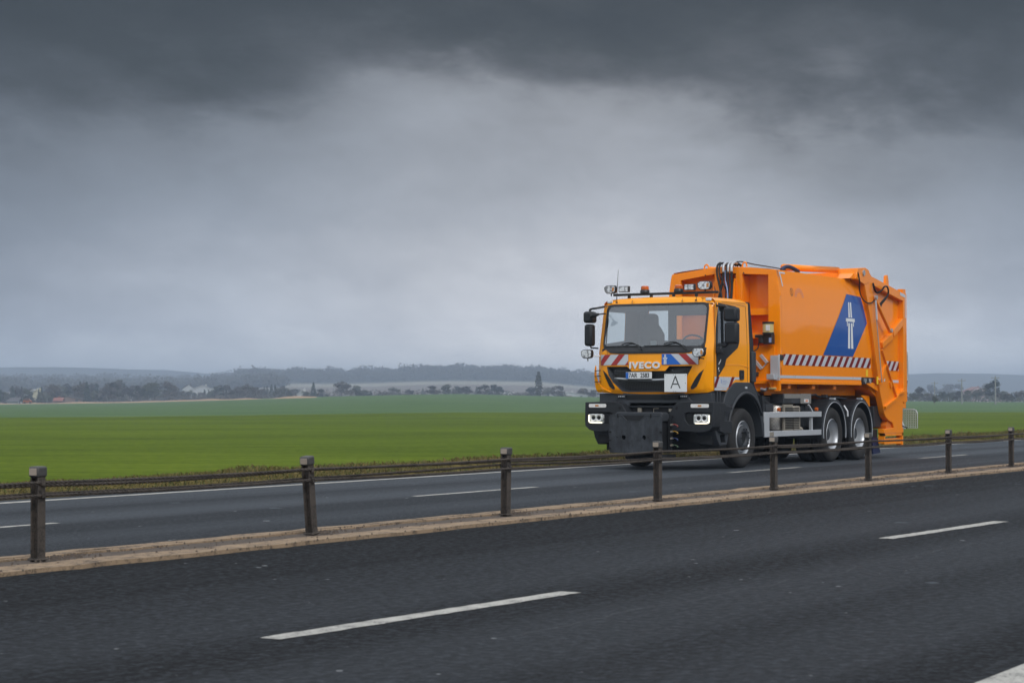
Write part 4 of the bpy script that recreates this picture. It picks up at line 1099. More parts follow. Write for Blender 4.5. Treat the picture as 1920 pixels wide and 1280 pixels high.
# mirrors
mr = MB().box(-1.22, -1.02, -.40, -.14, 2.615, 2.865).build('mirror', 'plastic', cab, bevel=.045)
MB().box(-1.20, -1.04, -.40, -.15, 2.22, 2.60).build('mirror_housing', 'plastic', mr, bevel=.045)
MB().tube([(-1.12, .03, 2.90), (-1.13, -.15, 2.89), (-1.13, -.22, 2.84)], .022, 6).build('mirror_arm', 'ink', mr)
MB().tube([(-1.10, .0, 2.17), (-1.12, -.15, 2.18), (-1.13, -.24, 2.26)], .022, 6).build('mirror_arm', 'ink', mr)
MB().box(-1.24, -1.10, -.12, .0, 2.05, 2.17).build('mirror_foot', 'plastic', mr, bevel=.02)
mr = MB().box(-1.50, -1.28, 2.33, 2.52, 2.63, 2.84).build('mirror', 'plastic', cab, bevel=.045)
MB().box(-1.48, -1.30, 2.35, 2.51, 2.21, 2.61).build('mirror_housing', 'plastic', mr, bevel=.045)
MB().tube([(-1.22, 2.22, 2.93), (-1.36, 2.30, 2.90), (-1.38, 2.42, 2.88), (-1.38, 2.43, 2.82)], .022, 6).build('mirror_arm', 'ink', mr)
MB().tube([(-1.38, 2.26, 2.17), (-1.39, 2.40, 2.18), (-1.39, 2.43, 2.24)], .016, 6).build('mirror_arm', 'ink', mr)
# kerb mirror over the windscreen corner
mk = MB().tube([(-1.30, 2.16, 2.80), (-1.52, 2.18, 2.78), (-1.55, 2.25, 2.77)], .014, 6).build('kerb_mirror', 'ink', cab)
MB().tube([(-1.55, 2.15, 2.78), (-1.55, 2.25, 2.765), (-1.55, 2.33, 2.73)], [.02, .045, .02], 8).build('mirror_housing', 'plastic', mk, smooth=True)
# lamps on the cab corners, roof bar with lamps and beacons
def worklamp(x, y, z, w, h, parent, name='work_lamp', amber=True):
    prof = [(-.5, .2), (-.42, .46), (-.1, .5), (.3, .48), (.5, .28), (.46, -.2), (.3, -.46), (-.1, -.5), (-.4, -.42), (-.5, -.15)]
    pts = [(y + a * w, z + b * h) for a, b in prof]
    l = MB(); l.prism(pts, 'x', x, x + .07); l.prism([(y + a * w * .7, z + b * h * .7) for a, b in prof], 'x', x + .07, x + .12)
    o = l.build(name, 'ink', parent, bevel=.006)
    e = MB(); e.prism([(y + a * w * .86, z + b * h * .84) for a, b in prof], 'x', x - .008, x + .001)
    e.build('lens', 'lens', o, bevel=.003)
    if amber: MB().prism([(y - w * .36, z - h * .2), (y - w * .2, z - h * .2), (y - w * .2, z + h * .22), (y - w * .36, z + h * .25)], 'x', x - .011, x - .0085).build('indicator', 'amberdim', o)
    MB().tube([(x + .05, y, z - h * .45), (x + .06, y, z - h * .45 - .05)], .012, 6).build('bracket', 'ink', o)
    return o
worklamp(-1.66, .13, 2.065, .25, .165, cab); MB().tube([(-1.58, .13, 1.97), (-1.45, .12, 1.96)], .014, 6).build('lamp_bracket', 'ink', cab)
worklamp(-1.56, 2.41, 2.065, .23, .165, cab, amber=False); MB().tube([(-1.5, 2.33, 2.03), (-1.36, 2.24, 2.03)], .016, 6).build('lamp_bracket', 'white', cab)
rb = MB(); rb.bar((-1.05, .02, 3.145), (-1.05, 2.12, 3.145), .05, .045)
rb = rb.build('roof_bar', 'ink', T, bevel=.008)
for yy in (.45, .9, 1.35, 1.8): MB().bar((-1.05, yy, 3.06), (-1.05, yy, 3.13), .04, .05).build('bar_foot', 'ink', rb)
worklamp(-1.12, .27, 3.265, .27, .165, rb); worklamp(-1.12, 2.16, 3.245, .24, .155, rb)
for yy in (.56, 1.88):
    o = MB().prism(rrect(yy - .10, yy + .10, 3.19, 3.30, .012, 2), 'x', -1.12, -1.05).build('flood_lamp', 'plastic2', rb)
    MB().prism(rrect(yy - .088, yy + .088, 3.20, 3.29, .008, 2), 'x', -1.127, -1.121).build('lens', 'lens', o)
for yy in (.80, 1.48):
    o = MB().lathe([(0, 3.165), (.085, 3.165), (.085, 3.21), (.075, 3.225), (.0, 3.225)], (-1.05, yy), 'z', 16).build('beacon', 'ink', rb, smooth='angle')
    MB().lathe([(.07, 3.225), (.074, 3.24), (.068, 3.285), (.05, 3.295), (0, 3.295)], (-1.05, yy), 'z', 16).build('amber_dome', 'amber', o, smooth='angle')
MB().tube([(-1.08, .16, 3.16), (-1.02, .08, 3.13), (-1.0, .12, 3.24)], .007, 5).build('cable', 'ink', rb)
mb = MB(); mb.tube([(-1.16, 2.0, 3.05), (-1.15, 1.97, 3.6)], [.008, .0035], 5); mb.build('aerial', 'ink', cab)
for yy, zz in ((.15, 3.02), (2.12, 3.02)): MB().box(fxy(yy, 2.95) - .0, fxy(yy, 2.95) + .08, yy - .05, yy + .05, zz - .032, zz + .022).build('marker_lamp', 'white', cab, bevel=.01)
mb = MB()
for yy in (.22, .62, 1.62, 2.05):
    for zz in (2.99, 3.02): mb.box(-1.30 + (zz - 2.99) * .5, -1.25, yy - .006, yy + .006, zz - .005, zz + .005)
for yy in (.36, 1.95): mb.tube([(-1.24, yy, 3.0), (-1.27, yy, 3.0)], .016, 8); mb.tube([(-1.24, yy, 3.0), (-1.24, yy, 3.08)], .005, 5)
mb.build('roof_fitting', 'ink', cab)
# black air duct behind the cab
mb = MB(); mb.prism([(.26, 3.03), (.40, 3.0), (.56, 2.2), (.60, 1.5), (.42, 1.5), (.30, 2.4)], 'y', .06, .22); mb.build('air_duct', 'plastic', T, bevel=.02)
MB().box(.40, .58, .02, .08, 1.56, 2.12).build('duct_cover', 'plastic2', T, bevel=.015)
MB().tube([(.55, .2, 2.3), (.62, .18, 1.9), (.62, .15, 1.55), (.75, .12, 1.35), (1.05, .12, 1.22), (1.5, .15, 1.12)], .055, 10).build('corrugated_hose', 'black', T, smooth=True)
mb = MB()
for k in range(46):
    z = 2.25 - k * .018; mb.tube([(.56 + .06 * min(1, (2.25 - z) / .4) - .0, .2 - .04 * (2.25 - z) / .8, z), (.56 + .06 * min(1, (2.25 - z) / .4), .2 - .04 * (2.25 - z) / .8, z - .008)], .062, 10)
mb.build('hose_ribs', 'black', T)
for k in range(3): MB().tube([(.7 + .1 * k, .3 + .1 * k, 1.5), (.85 + .1 * k, .2 + .1 * k, 1.3), (1.2 + .1 * k, .2 + .1 * k, 1.12 - .03 * k), (1.6, .25, 1.1)], .02, 6).build('cable', 'ink', T)

# --- lower front: grey skirt, bumper blocks, centre plate
sk = MB(); sk.prism([(.02, 1.18), (2.26, 1.18), (2.26, 1.355), (.02, 1.355)], 'x', -1.34, -1.20); sk = sk.build('lower_skirt', 'plastic2', T, bevel=.01)
MB().box(-1.40, -1.33, .60, 1.68, 1.235, 1.325).build('slot', 'void', sk)
MB().prism([(.42, 1.12), (1.80, 1.12), (1.86, 1.19), (1.74, 1.36), (.52, 1.36), (.36, 1.19)], 'x', -1.40, -1.30, [[(.64, 1.235), (.64, 1.32), (1.66, 1.32), (1.66, 1.235)]]).build('skirt_panel', 'plastic2', sk, bevel=.008)
for yy in (.52, 1.76):
    o = MB().box(-1.43, -1.38, yy - .075, yy + .075, 1.265, 1.33).build('vent_block', 'plastic', sk, bevel=.008)
    for k in range(4): MB().cyl((yy - .05 + .034 * k, 1.298), .010, 'x', -1.437, -1.43, 8).build('led', 'reflwhite', o)
# bumper
def bump(yf):
    Q = lambda pts: [(yf(y), z) for y, z in pts]
    b = MB(); out = Q([(-.13, 1.195), (.35, 1.21), (.52, 1.195), (.62, 1.15), (.70, 1.03), (.74, .98), (.74, .70), (.30, .68), (.22, .665), (.06, .67), (-.05, .70), (-.13, .77), (-.14, .86)])
    rec = Q([(-.080, .805), (.36, .805), (.42, .90), (.42, 1.00), (.36, 1.015), (-.085, 1.015)])
    b.prism(out, 'x', -1.60, -1.30, [rec])
    o = b.build('bumper', 'plastic', T, bevel=.008)
    MB().prism(rec, 'x', -1.56, -1.50).build('lamp_recess', 'void', o)
    hl = MB().prism([(yf(y), z) for y, z in rrect(-.065, .245, .815, .985, .03)], 'x', -1.60, -1.565).build('headlight', 'lens', o, bevel=.004)
    for yy in (.04, .15):
        MB().lathe([(.035, -1.602), (.060, -1.606), (.066, -1.602), (.060, -1.598)], (yf(yy), .915), 'x', 18).build('lamp_ring', 'chrome', hl); MB().cyl((yf(yy), .915), .035, 'x', -1.606, -1.60, 14).build('lamp_lens', 'void', hl)
    MB().tube([(-1.606, yf(y), z) for y, z in [(-.052, .965), (-.055, .88), (-.045, .845), (-.01, .83), (.08, .826), (.21, .826)]], .010, 6).build('daytime_light', 'led', hl)
    il = MB().prism([(yf(y), z) for y, z in rrect(-.05, .30, 1.10, 1.165, .022)], 'x', -1.612, -1.598).build('indicator', 'clear', o, bevel=.003)
    MB().box(-1.616, -1.613, yf(.12) - .03, yf(.12) + .04, 1.118, 1.148).build('bulb', 'amberdim', il)
    MB().cyl((yf(.575), 1.09), .028, 'x', -1.604, -1.59, 12).build('towing_eye', 'void', o)
    MB().cyl((yf(.655), .94), .02, 'x', -1.605, -1.59, 10).build('socket', 'void', o)
    mb = MB(); mb.add([(-1.603, yf(.40), 1.19), (-1.603, yf(.405), 1.19), (-1.603, yf(.475), .72), (-1.603, yf(.47), .72)], [(0, 1, 2, 3)]); mb.build('seam', 'ink', o)
    return o
bn = bump(lambda y: y); bf = bump(lambda y: 2.28 - y)
# bumper sides
for yf, pr in ((lambda y: y, bn), (lambda y: 2.28 - y, bf)):
    ya, yb = sorted((yf(-.13), yf(.06)))
    MB().prism([(-1.32, 1.19), (-1.12, 1.19), (-1.05, 1.13), (-.80, 1.12), (-.78, 1.06), (-1.10, 1.04), (-1.12, .87), (-.80, .86), (-.80, .66), (-1.1, .64), (-1.32, .68)], 'y', ya, yb).build('bumper_side', 'plastic', pr, bevel=.012)
    ya, yb = sorted((yf(-.08), yf(.30)))
    MB().prism([(-1.40, .70), (-1.0, .68), (-.86, .62), (-.92, .45), (-1.22, .43), (-1.34, .56)], 'y', ya, yb, [[(-1.22, .62), (-1.0, .62), (-.97, .48), (-1.17, .48)]]).build('step', 'plastic2', pr, bevel=.008)
    MB().prism([(yf(.02), .66), (yf(.42), .70), (yf(.45), .50), (yf(.0), .45)], 'x', -1.36, -1.30).build('mud_guard', 'black', pr)
MB().box(-1.36, -1.33, -.11, -.02, 1.115, 1.185).build('side_marker', 'lens', bn, bevel=.01)
# centre between the bumper blocks
MB().box(-1.34, -1.15, .70, 1.60, .74, 1.12).build('front_crossmember', 'black', T)
cb = MB(); cb.box(-1.40, -1.30, .66, 1.62, 1.10, 1.20); cb.build('bumper_centre', 'plastic2', T, bevel=.015)
mb = MB(); mb.tube([(-1.42, 1.12, 1.02), (-1.42, 1.12, 1.08), (-1.42, 1.02, 1.085)], .005, 5); mb.box(-1.40, -1.36, 1.38, 1.45, 1.02, 1.09); mb.box(-1.40, -1.36, .78, .83, 1.03, 1.08); mb.build('fitting', 'beige', T)
# plough mounting plate
pp = MB(); PL = [(.72, .30), (1.74, .30), (1.76, .33), (1.77, .93), (1.73, .965), (1.60, .965), (1.50, .955), (1.40, .865), (1.15, .86), (1.04, .955), (.96, .965), (.74, .965), (.72, .94)]
holes = [[(1.47 + .04 * math.cos(a), .575 + .04 * math.sin(a)) for a in fr(0, 2 * PI, 16)[:-1]], [(1.07 + .04 * math.cos(a), .575 + .04 * math.sin(a)) for a in fr(0, 2 * PI, 16)[:-1]]]
pp.prism(PL, 'x', -1.90, -1.87, holes)
pl_ = pp.build('plough_plate', 'steelplate', T, bevel=.003)
mb = MB(); mb.prism([(.72, .86), (1.66, .86), (1.66, .99), (1.62, 1.02), (.76, 1.02), (.72, .99)], 'x', -1.865, -1.62); mb.build('plate_ledge', 'plastic2', pl_, bevel=.012)
MB().box(-1.868, -1.80, 1.02, 1.52, .855, .965).build('notch_shade', 'black', pl_)  # added black box; its colour gives the shade inside the notch
mb = MB(); mb.box(-1.86, -1.40, .76, .80, .30, .95); mb.box(-1.86, -1.40, 1.66, 1.70, .30, .95); mb.box(-1.70, -1.30, .80, 1.66, .50, .80); mb.build('mounting_frame', 'black', pl_)
mb = MB()
for z in (.67, .52, .38):
    mb.box(-1.915, -1.895, .715, .755, z - .01, z + .012); mb.box(-1.915, -1.895, 1.72, 1.77, z - .01, z + .012)
for y in (1.585, .93): mb.box(-1.915, -1.90, y - .008, y + .008, .92, .99)
mb.cyl((1.60, .58), .010, 'x', -1.91, -1.90, 8); mb.cyl((.98, .58), .010, 'x', -1.91, -1.90, 8)
mb.build('slot', 'void', pl_)
MB().tube([(-1.905, y, z) for y, z in [(1.735, .968), (1.60, .968), (1.50, .958), (1.40, .868), (1.15, .863), (1.04, .958), (.96, .968), (.74, .968)]], .006, 5, sub=0).build('weld_edge', 'plastic2', pl_)
MB().box(-1.88, -1.55, .62, .78, .20, .28).build('support_foot', 'black', pl_)
for z, m_ in ((.80, 'hosered'), (.68, 'hoseyel'), (.56, 'hoseblue'), (.44, 'hosegreen')):
    MB().cyl((.64, z), .018, 'x', -1.70, -1.62, 8).build('hose_coupling', 'beige', T)
    MB().tube([(-1.66, .64, z), (-1.66, .60, z + .008), (-1.65, .55, z - .005), (-1.64, .53, z - .03), (-1.63, .56, z - .035)], .007, 6).build('coupling_hose', m_, T)
    MB().tube([(-1.70, 1.78, z), (-1.73, 1.82, z + .01), (-1.70, 1.86, z - .02)], .011, 6).build('coupling_hose', m_, T)
MB().box(-1.66, -1.60, .66, .72, .36, .90).build('coupling_plate', 'black', T)

# --- chassis
ch = MB(); ch.box(-1.2, 6.9, .70, .80, .80, 1.05); ch.box(-1.2, 6.9, 1.48, 1.58, .80, 1.05)
for x_ in (-.9, .6, 1.8, 3.0, 4.9, 6.4): ch.box(x_, x_ + .12, .80, 1.48, .84, 1.0)
ch.build('chassis', 'black', T)
mb = MB(); mb.box(-1.25, -.35, .12, 2.16, .33, .78); mb.box(-.45, .95, .5, 1.78, .45, 1.35); mb.build('engine', 'void', T)
for x_ in (0, 4.24, 5.72):
    mb = MB(); mb.cyl((x_, .545), .09, 'y', .2, 2.08, 12); mb.cyl((x_, .545), .24 if x_ else .12, 'y', .95, 1.33, 16); mb.build('axle', 'black', T)
mb = MB(); mb.tube([(.9, 1.14, .75), (4.1, 1.14, .6)], .06, 10); mb.build('driveshaft', 'black', T)

# --- wheels
def wheel(x, yo, dual, far=False):
    """yo: outer face; lathe profiles given as (radius, inward distance)"""
    s_ = -1 if far else 1
    Y_ = lambda d: yo + s_ * d
    ty = [(.30, .045), (.33, .02), (.40, .004), (.47, .0), (.510, .018), (.532, .045), (.540, .06), (.540, .10), (.530, .104), (.530, .112), (.541, .116), (.541, .15), (.531, .154), (.531, .162), (.541, .166), (.541, .20), (.530, .204), (.530, .212), (.540, .216), (.540, .25), (.528, .275), (.46, .31), (.36, .30), (.30, .27)]
    root = MB().lathe([(r, Y_(d)) for r, d in ty], (x, .545), 'y', 56).build('wheel', 'tyre', T, smooth='angle')
    root['label'] = 'rear wheel with deep dished silver rim' if dual else 'front wheel with grey hub'
    if not dual:
        rim = [(.305, .02), (.315, .03), (.300, .045), (.285, .10), (.270, .14), (.262, .13), (.24, .06), (.215, .035), (.205, .03)]
        MB().lathe([(r, Y_(d)) for r, d in rim], (x, .545), 'y', 48).build('rim', 'silver', root, smooth='angle')
        hub = [(.235, .10), (.225, .035), (.20, .008), (.165, .0), (.125, .006), (.118, .03), (.095, .05), (.0, .055)]
        h = MB().lathe([(r, Y_(d - .01)) for r, d in hub], (x, .545), 'y', 36).build('hub', 'plastic2', root, smooth='angle')
        MB().cyl((x, .545), .085, 'y', *sorted((Y_(.02), Y_(.05))), 20).build('hub_cap', 'void', h)
        mb = MB()
        for k in range(10):
            a = 2 * PI * k / 10; mb.cyl((x + .168 * math.cos(a), .545 + .168 * math.sin(a)), .013, 'y', *sorted((Y_(-.03), Y_(.0))), 6)
        mb.build('wheel_nut', 'black', h)
    else:
        rim = [(.305, .02), (.315, .03), (.300, .045), (.285, .075), (.275, .12), (.268, .20), (.245, .24), (.20, .255), (.14, .255), (.12, .24), (.115, .14), (.10, .125), (.0, .12)]
        MB().lathe([(r, Y_(d)) for r, d in rim], (x, .545), 'y', 48).build('rim', 'silver', root, smooth='angle')
        h = MB().lathe([(r, Y_(d)) for r, d in [(.195, .25), (.19, .235), (.15, .23), (.13, .15), (.11, .12), (.0, .115)]], (x, .545), 'y', 32).build('hub', 'plastic2', root, smooth='angle')
        mb = MB()
        for k in range(10):
            a = 2 * PI * k / 10; mb.cyl((x + .168 * math.cos(a), .545 + .168 * math.sin(a)), .014, 'y', *sorted((Y_(.19), Y_(.24))), 6)
        mb.build('wheel_nut', 'black', h)
        MB().lathe([(r, Y_(d + .345)) for r, d in ty], (x, .545), 'y', 40).build('inner_tyre', 'tyre', root, smooth='angle')
wheel(0, 0, False); wheel(0, 2.28, False, True)
for x_ in (4.24, 5.72): wheel(x_, -.02, True); wheel(x_, 2.30, True, True)

# --- front fenders
def arc(cx, cz, r, a0, a1, n): return [(cx + r * math.cos(R(a)), cz + r * math.sin(R(a))) for a in fr(a0, a1, n)]
def ffender(yf):
    ya, yb = sorted((yf(-.02), yf(.50)))
    o_ = [(-.90, .72), (-.93, 1.10), (-.88, 1.27), (-.74, 1.42), (-.50, 1.535), (-.40, 1.555), (.24, 1.555), (.36, 1.50), (.52, 1.36), (.70, 1.12), (.84, .80), (.86, .55)]
    i_ = [(.78, .55)] + arc(0, .56, .76, 15, 165, 16)[0:] + [(-.80, .72)]
    i_ = [(.79, .55)] + arc(0, .56, .77, 12, 162, 16) + [(-.79, .74)]
    o = MB().prism(o_ + i_, 'y', ya, yb).build('fender', 'plastic2', T, bevel=.015)
    # rolled lip
    MB().tube([(x, yf(-.035), z) for x, z in arc(0, .56, .80, 30, 172, 22)], .03, 6).build('fender_lip', 'plastic2', o, smooth=True)
    MB().prism(arc(0, .56, .765, 0, 180, 18) + [(-.70, .56)], 'y', *sorted((yf(.42), yf(.5)))).build('inner_arch', 'black', o)
    return o
ffn = ffender(lambda y: y); ffender(lambda y: 2.28 - y)
MB().box(-.02, .06, -.035, -.0, 1.44, 1.475).build('reflector', 'reflwhite', ffn)
MB().prism([(-1.3, 1.18), (-.95, 1.16), (-.90, 1.42), (-1.3, 1.40)], 'y', .03, .3).build('side_skirt', 'plastic', T)
mb = MB(); mb.box(-1.16, -1.12, -.0, .03, 1.2, 1.4); mb.box(-1.05, -1.01, 0, .03, 1.2, 1.4); mb.build('entry_grab', 'plastic2', T)
MB().prism([(.86, .55), (.93, .55), (.93, 1.30), (.80, 1.32)], 'y', .0, .5).build('fender_flap', 'plastic', T)
# --- rear fenders
def rfender(x, yf):
    ya, yb = sorted((yf(-.035), yf(.68)))
    o_ = arc(x, .60, .655, -12, 192, 26); i_ = arc(x, .60, .625, 192, -12, 26)
    o = MB().prism(o_ + i_, 'y', ya, yb).build('fender', 'plastic', T)
    MB().prism(arc(x, .60, .655, -10, 190, 26) + arc(x, .60, .585, 190, -10, 26), 'y', *sorted((yf(-.045), yf(-.02)))).build('fender_lip', 'plastic2', o)
    MB().tube([(q, yf(-.05), z) for q, z in arc(x, .60, .592, -12, 192, 30)], .006, 5).build('edge_trim', 'reflwhite', o)
    MB().box(x - .04, x + .04, *sorted((yf(-.055), yf(.05))), 1.24, 1.275).build('reflector', 'reflwhite', o)
    return o
for x_ in (4.24, 5.72):
    rfender(x_, lambda y: y); rfender(x_, lambda y: 2.28 - y)
MB().tube([(4.98, .05, 1.12), (5.0, -.02, 1.0), (4.98, -.03, .9)], .02, 6).build('fender_bracket', 'silver', T)

# --- side underrun guard and what sits behind it
g_ = MB(); g_.box(.84, 1.06, -.03, .01, .545, 1.01); g_.box(1.06, 3.60, -.03, .0, .905, 1.01); g_.box(1.06, 3.60, -.03, .0, .55, .655); g_ = g_.build('side_guard', 'alu', T, bevel=.006)
mb = MB(); mb.box(3.15, 3.22, .0, .05, .655, .905); mb.build('guard_post', 'alu', g_)
mb = MB(); mb.bar((3.05, .02, 1.14), (3.25, .02, 1.0), .03, .03); mb.build('guard_strut', 'alu', g_)
MB().box(1.07, 1.25, -.034, -.0305, .56, .64).build('label_plate', 'beige', g_)
for x_ in (1.55, 3.40):
    o = MB().cyl((x_, 1.055), .035, 'y', -.03, .02, 10).build('side_marker', 'amber', g_)
sl_ = MB(); sl_.lathe([(0, .665), (.02, .665), (.30, .665), (.30, 1.06), (.27, 1.12), (.18, 1.16), (0, 1.17)], (2.15, .36), 'z', 26); sl_ = sl_.build('silencer', 'checker', T, smooth='angle')
mb = MB(); mb.box(1.9, 2.35, .05, .08, .62, 1.15); mb.build('silencer_shield', 'beige', sl_)
mb = MB()
for k in range(13): mb.box(1.98, 2.62, .034, .046, .69 + k * .032, .70 + k * .032 + .004)
mb.build('shield_slots', 'void', sl_)
mb = MB(); mb.box(2.36, 2.72, .04, .5, .64, 1.12); mb.build('silencer_body', 'beige', sl_, bevel=.03)
tk = MB(); tk.box(2.80, 3.62, .20, .62, .70, 1.12)
tk = tk.build('air_tank', 'plastic', T, bevel=.03)
for k in range(3): MB().box(2.86 + k * .22, 2.89 + k * .22, .19, .6, .70, 1.13).build('tank_band', 'plastic2', tk)
MB().tube([(2.68, .10, .70), (2.86, .10, .66), (2.92, .12, .60)], .05, 8).build('exhaust_pipe', 'beige', T, smooth=True)
MB().box(1.05, 1.75, .25, .6, .62, 1.3).build('battery_box', 'plastic', T, bevel=.02)
MB().box(1.15, 1.5, .08, .25, 1.02, 1.16).build('bracket', 'plastic2', T, bevel=.01)
ck = MB(); ck.box(1.95, 3.30, .08, .62, 1.17, 1.355); ck = ck.build('tool_box', 'steelplate', T, bevel=.006)
MB().box(2.0, 2.78, .07, .08, 1.265, 1.352).build('checker_plate', 'checker', ck); MB().box(2.78, 3.305, .068, .08, 1.165, 1.357).build('checker_plate', 'checker', ck)
MB().prism(rrect(2.95, 3.17, 1.185, 1.25, .015, 2), 'y', .060, .067).build('sticker', 'white', ck)
MB().box(3.0, 3.12, .056, .0595, 1.20, 1.235).build('sticker_print', 'pink', ck)
mb = MB(); mb.tube([(3.4, .2, 1.30), (3.7, .15, 1.34), (4.0, .2, 1.30), (4.5, .2, 1.29), (5.0, .2, 1.27)], .02, 6); mb.tube([(4.6, .12, 1.29), (5.3, .12, 1.26)], .016, 6); mb.box(4.15, 4.25, .1, .2, 1.28, 1.34); mb.build('pipework', 'plastic2', T)

# --- the refuse body
def by(z):        # near side surface of the body
    return table([(1.55, -.035), (1.7, -.045), (2.3, -.055), (2.9, -.050), (3.2, -.036), (3.4, -.018), (3.55, .004), (3.69, .034)], z)
BZ = [1.7, 1.9, 2.1, 2.3, 2.5, 2.7, 2.9, 3.0, 3.1, 3.2, 3.3, 3.4, 3.47, 3.55, 3.62]
BYC = 1.12
bfn = lambda x, z, o=0: (x, by(z) - o, z)
sides = MB(); zs = [1.56] + BZ + [3.69]
sides.grid([[(x, by(z), z) for z in zs] for x in (1.6, 6.3)])
sides.grid([[(x, 2 * BYC - by(z), z) for z in zs] for x in (1.6, 6.3)])
top = [(.034, 3.69), (.20, 3.715), (.6, 3.755), (1.12, 3.775), (1.64, 3.755), (2.04, 3.715), (2.206, 3.69)]
sides.grid([[(x, y, z) for y, z in top] for x in (1.6, 6.3)])
sides.grid([[(x, by(1.56), 1.56), (x, .32, 1.53), (x, .32, 1.325), (x, 1.92, 1.325), (x, 1.92, 1.53), (x, 2 * BYC - by(1.56), 1.56)] for x in (1.6, 6.3)])
body = sides.build('refuse_body', 'body', T, smooth='angle')
# front frame with three bays
def arch(y): return table([(0.034, 3.69), (.18, 3.70), (.55, 3.745), (.94, 3.775), (1.12, 3.78), (1.5, 3.745), (2.03, 3.68), (2.206, 3.66)], y)
ring_o = [(by(z), z) for z in [1.40] + [1.56] + BZ] + [(y, arch(y)) for y in (.034, .18, .55, .94, 1.12, 1.5, 2.03, 2.206)] + [(2 * BYC - by(z), z) for z in reversed([1.40, 1.56] + BZ)]
bay1 = [(.19, 2.26), (.72, 2.26), (.72, 3.625), (.19, 3.595)]
bay2 = [(.86, 2.26), (1.20, 2.26), (1.20, 3.65), (.86, 3.64)]
bay3 = [(1.30, 2.26), (2.02, 2.26), (2.02, 3.54), (1.30, 3.64)]
ff = MB().prism(ring_o, 'x', 1.52, 1.60, [bay1, bay2, bay3]).build('front_frame', 'body', body, bevel=.006)
MB().box(1.86, 1.90, .1, 2.14, 2.0, 3.64).build('bulkhead', 'tail', ff)
mb = MB(); mb.box(1.60, 1.86, .19, .72, 2.845, 2.86); mb.box(1.60, 1.86, .19, .72, 2.86, 2.97)
mb.box(1.60, 1.86, .19, .72, 2.49, 2.505); mb.box(1.57, 1.70, .19, .72, 2.40, 2.49); mb.box(1.72, 1.86, .72, 2.02, 3.0, 3.10); mb.box(1.70, 1.86, 1.02, 1.06, 2.26, 3.6); mb.box(1.6, 1.86, .17, .19, 2.26, 3.6); mb.box(1.6, 1.86, .72, .74, 2.26, 3.6); mb.box(1.6, 1.86, .84, .86, 2.26, 3.6); mb.box(1.6, 1.86, .19, .72, 2.24, 2.26)
mb.build('bulkhead_rib', 'tail', ff)
MB().prism([(1.52, 3.55), (1.52, 2.3), (1.20, 2.3), (1.22, 2.9)], 'y', .86, .885).build('gusset', 'body', ff)
MB().prism([(1.52, 3.5), (1.52, 2.8), (1.42, 2.8)], 'y', 1.30, 1.32).build('gusset', 'body', ff)
for y, z in ((.69, 3.765), (1.49, 3.745)):
    mb = MB(); mb.tube([(1.56, y + .045 * math.cos(a), z + .02 + .065 * math.sin(a)) for a in fr(-.35, PI + .35, 12)], .016, 6); mb.build('lifting_eye', 'body', ff)
    MB().cyl((y, z - .12), .012, 'x', 1.505, 1.52, 8).build('drain_hole', 'void', ff)
# hoses from the cab roof over the frame
hz = [(1.17, 1.06, .021), (1.12, .90, .017), (1.04, 1.12, .022), (.98, .98, .012), (.94, .93, .020), (.87, .86, .026)]
for k, (yt, yb_, r_) in enumerate(hz):
    pth = [(1.75, yt - .02, 3.80), (1.62, yt, 3.84), (1.50, yt + .01, 3.845), (1.41, yt + .02, 3.78), (1.38, yt + .01, 3.62), (1.36, lerp(yt, yb_, .5), 3.38), (1.32, yb_, 3.15), (1.28, yb_, 2.85)]
    h = MB().tube(pth, r_, 8).build('hydraulic_hose', 'black', ff, smooth=True)
    if k in (2, 4, 5): MB().tube([(1.60, yt, 3.843), (1.50, yt + .01, 3.848), (1.41, yt + .02, 3.785), (1.385, yt + .012, 3.66)], r_ + .003, 8).build('hose_sleeve', 'silver', h, smooth=True)
MB().tube([(1.4, 1.02, 3.7), (1.37, 1.0, 3.5), (1.3, .93, 3.3), (1.25, .9, 3.0)], .012, 6).build('cable', 'palelogo', ff)
mb = MB(); mb.tube([(1.5, .95, 3.83), (1.6, .8, 3.87), (1.8, .6, 3.82), (2.2, .35, 3.77), (2.6, .3, 3.75)], .012, 6); mb.build('cable', 'ink', ff)
mb = MB(); mb.tube([(2.0, .12, 3.70), (2.15, .13, 3.765), (2.45, .14, 3.79), (2.9, .16, 3.73)], .04, 8); mb.build('roof_hose', 'darkblue', body, smooth=True)
# pieces on the lower front of the body
o = MB().box(1.46, 1.50, .04, .64, 1.40, 2.24).build('front_plate', 'body', ff)
pm = MB().cyl((1.38, .13), .105, 'z', 2.50, 2.66, 18).build('grease_pump', 'grease', ff)
MB().cyl((1.38, .13), .112, 'z', 2.66, 2.70, 18).build('lid', 'ink', pm); MB().cyl((1.38, .13), .112, 'z', 2.47, 2.50, 18).build('collar', 'ink', pm)
mb = MB(); mb.box(1.32, 1.46, .03, .21, 2.28, 2.47); mb.cyl((1.36, .26), .06, 'z', 2.30, 2.44, 12); mb.box(1.30, 1.44, .21, .37, 2.40, 2.46); mb.build('pump_body', 'ink', pm, bevel=.01)
MB().box(1.268, 1.276, .05, .13, 2.53, 2.64).build('label_plate', 'white', pm); MB().box(1.315, 1.32, .04, .09, 2.31, 2.40).build('label_plate', 'palelogo', pm)
MB().tube([(1.34, .31, 2.30), (1.34, .33, 2.2), (1.32, .44, 2.14), (1.3, .55, 2.14)], .012, 6).build('pump_cable', 'ink', pm)
mb = MB(); mb.bar((1.42, .30, 2.08), (1.42, .17, 1.93), .06, .05); mb.bar((1.42, .42, 1.97), (1.42, .28, 1.82), .06, .05); mb.bar((1.43, .18, 1.93), (1.43, .28, 1.83), .02, .02); mb.build('u_bracket', 'alu', ff)
MB().box(1.36, 1.46, .36, .48, 1.68, 1.76).build('work_lamp', 'ink', ff, bevel=.01)
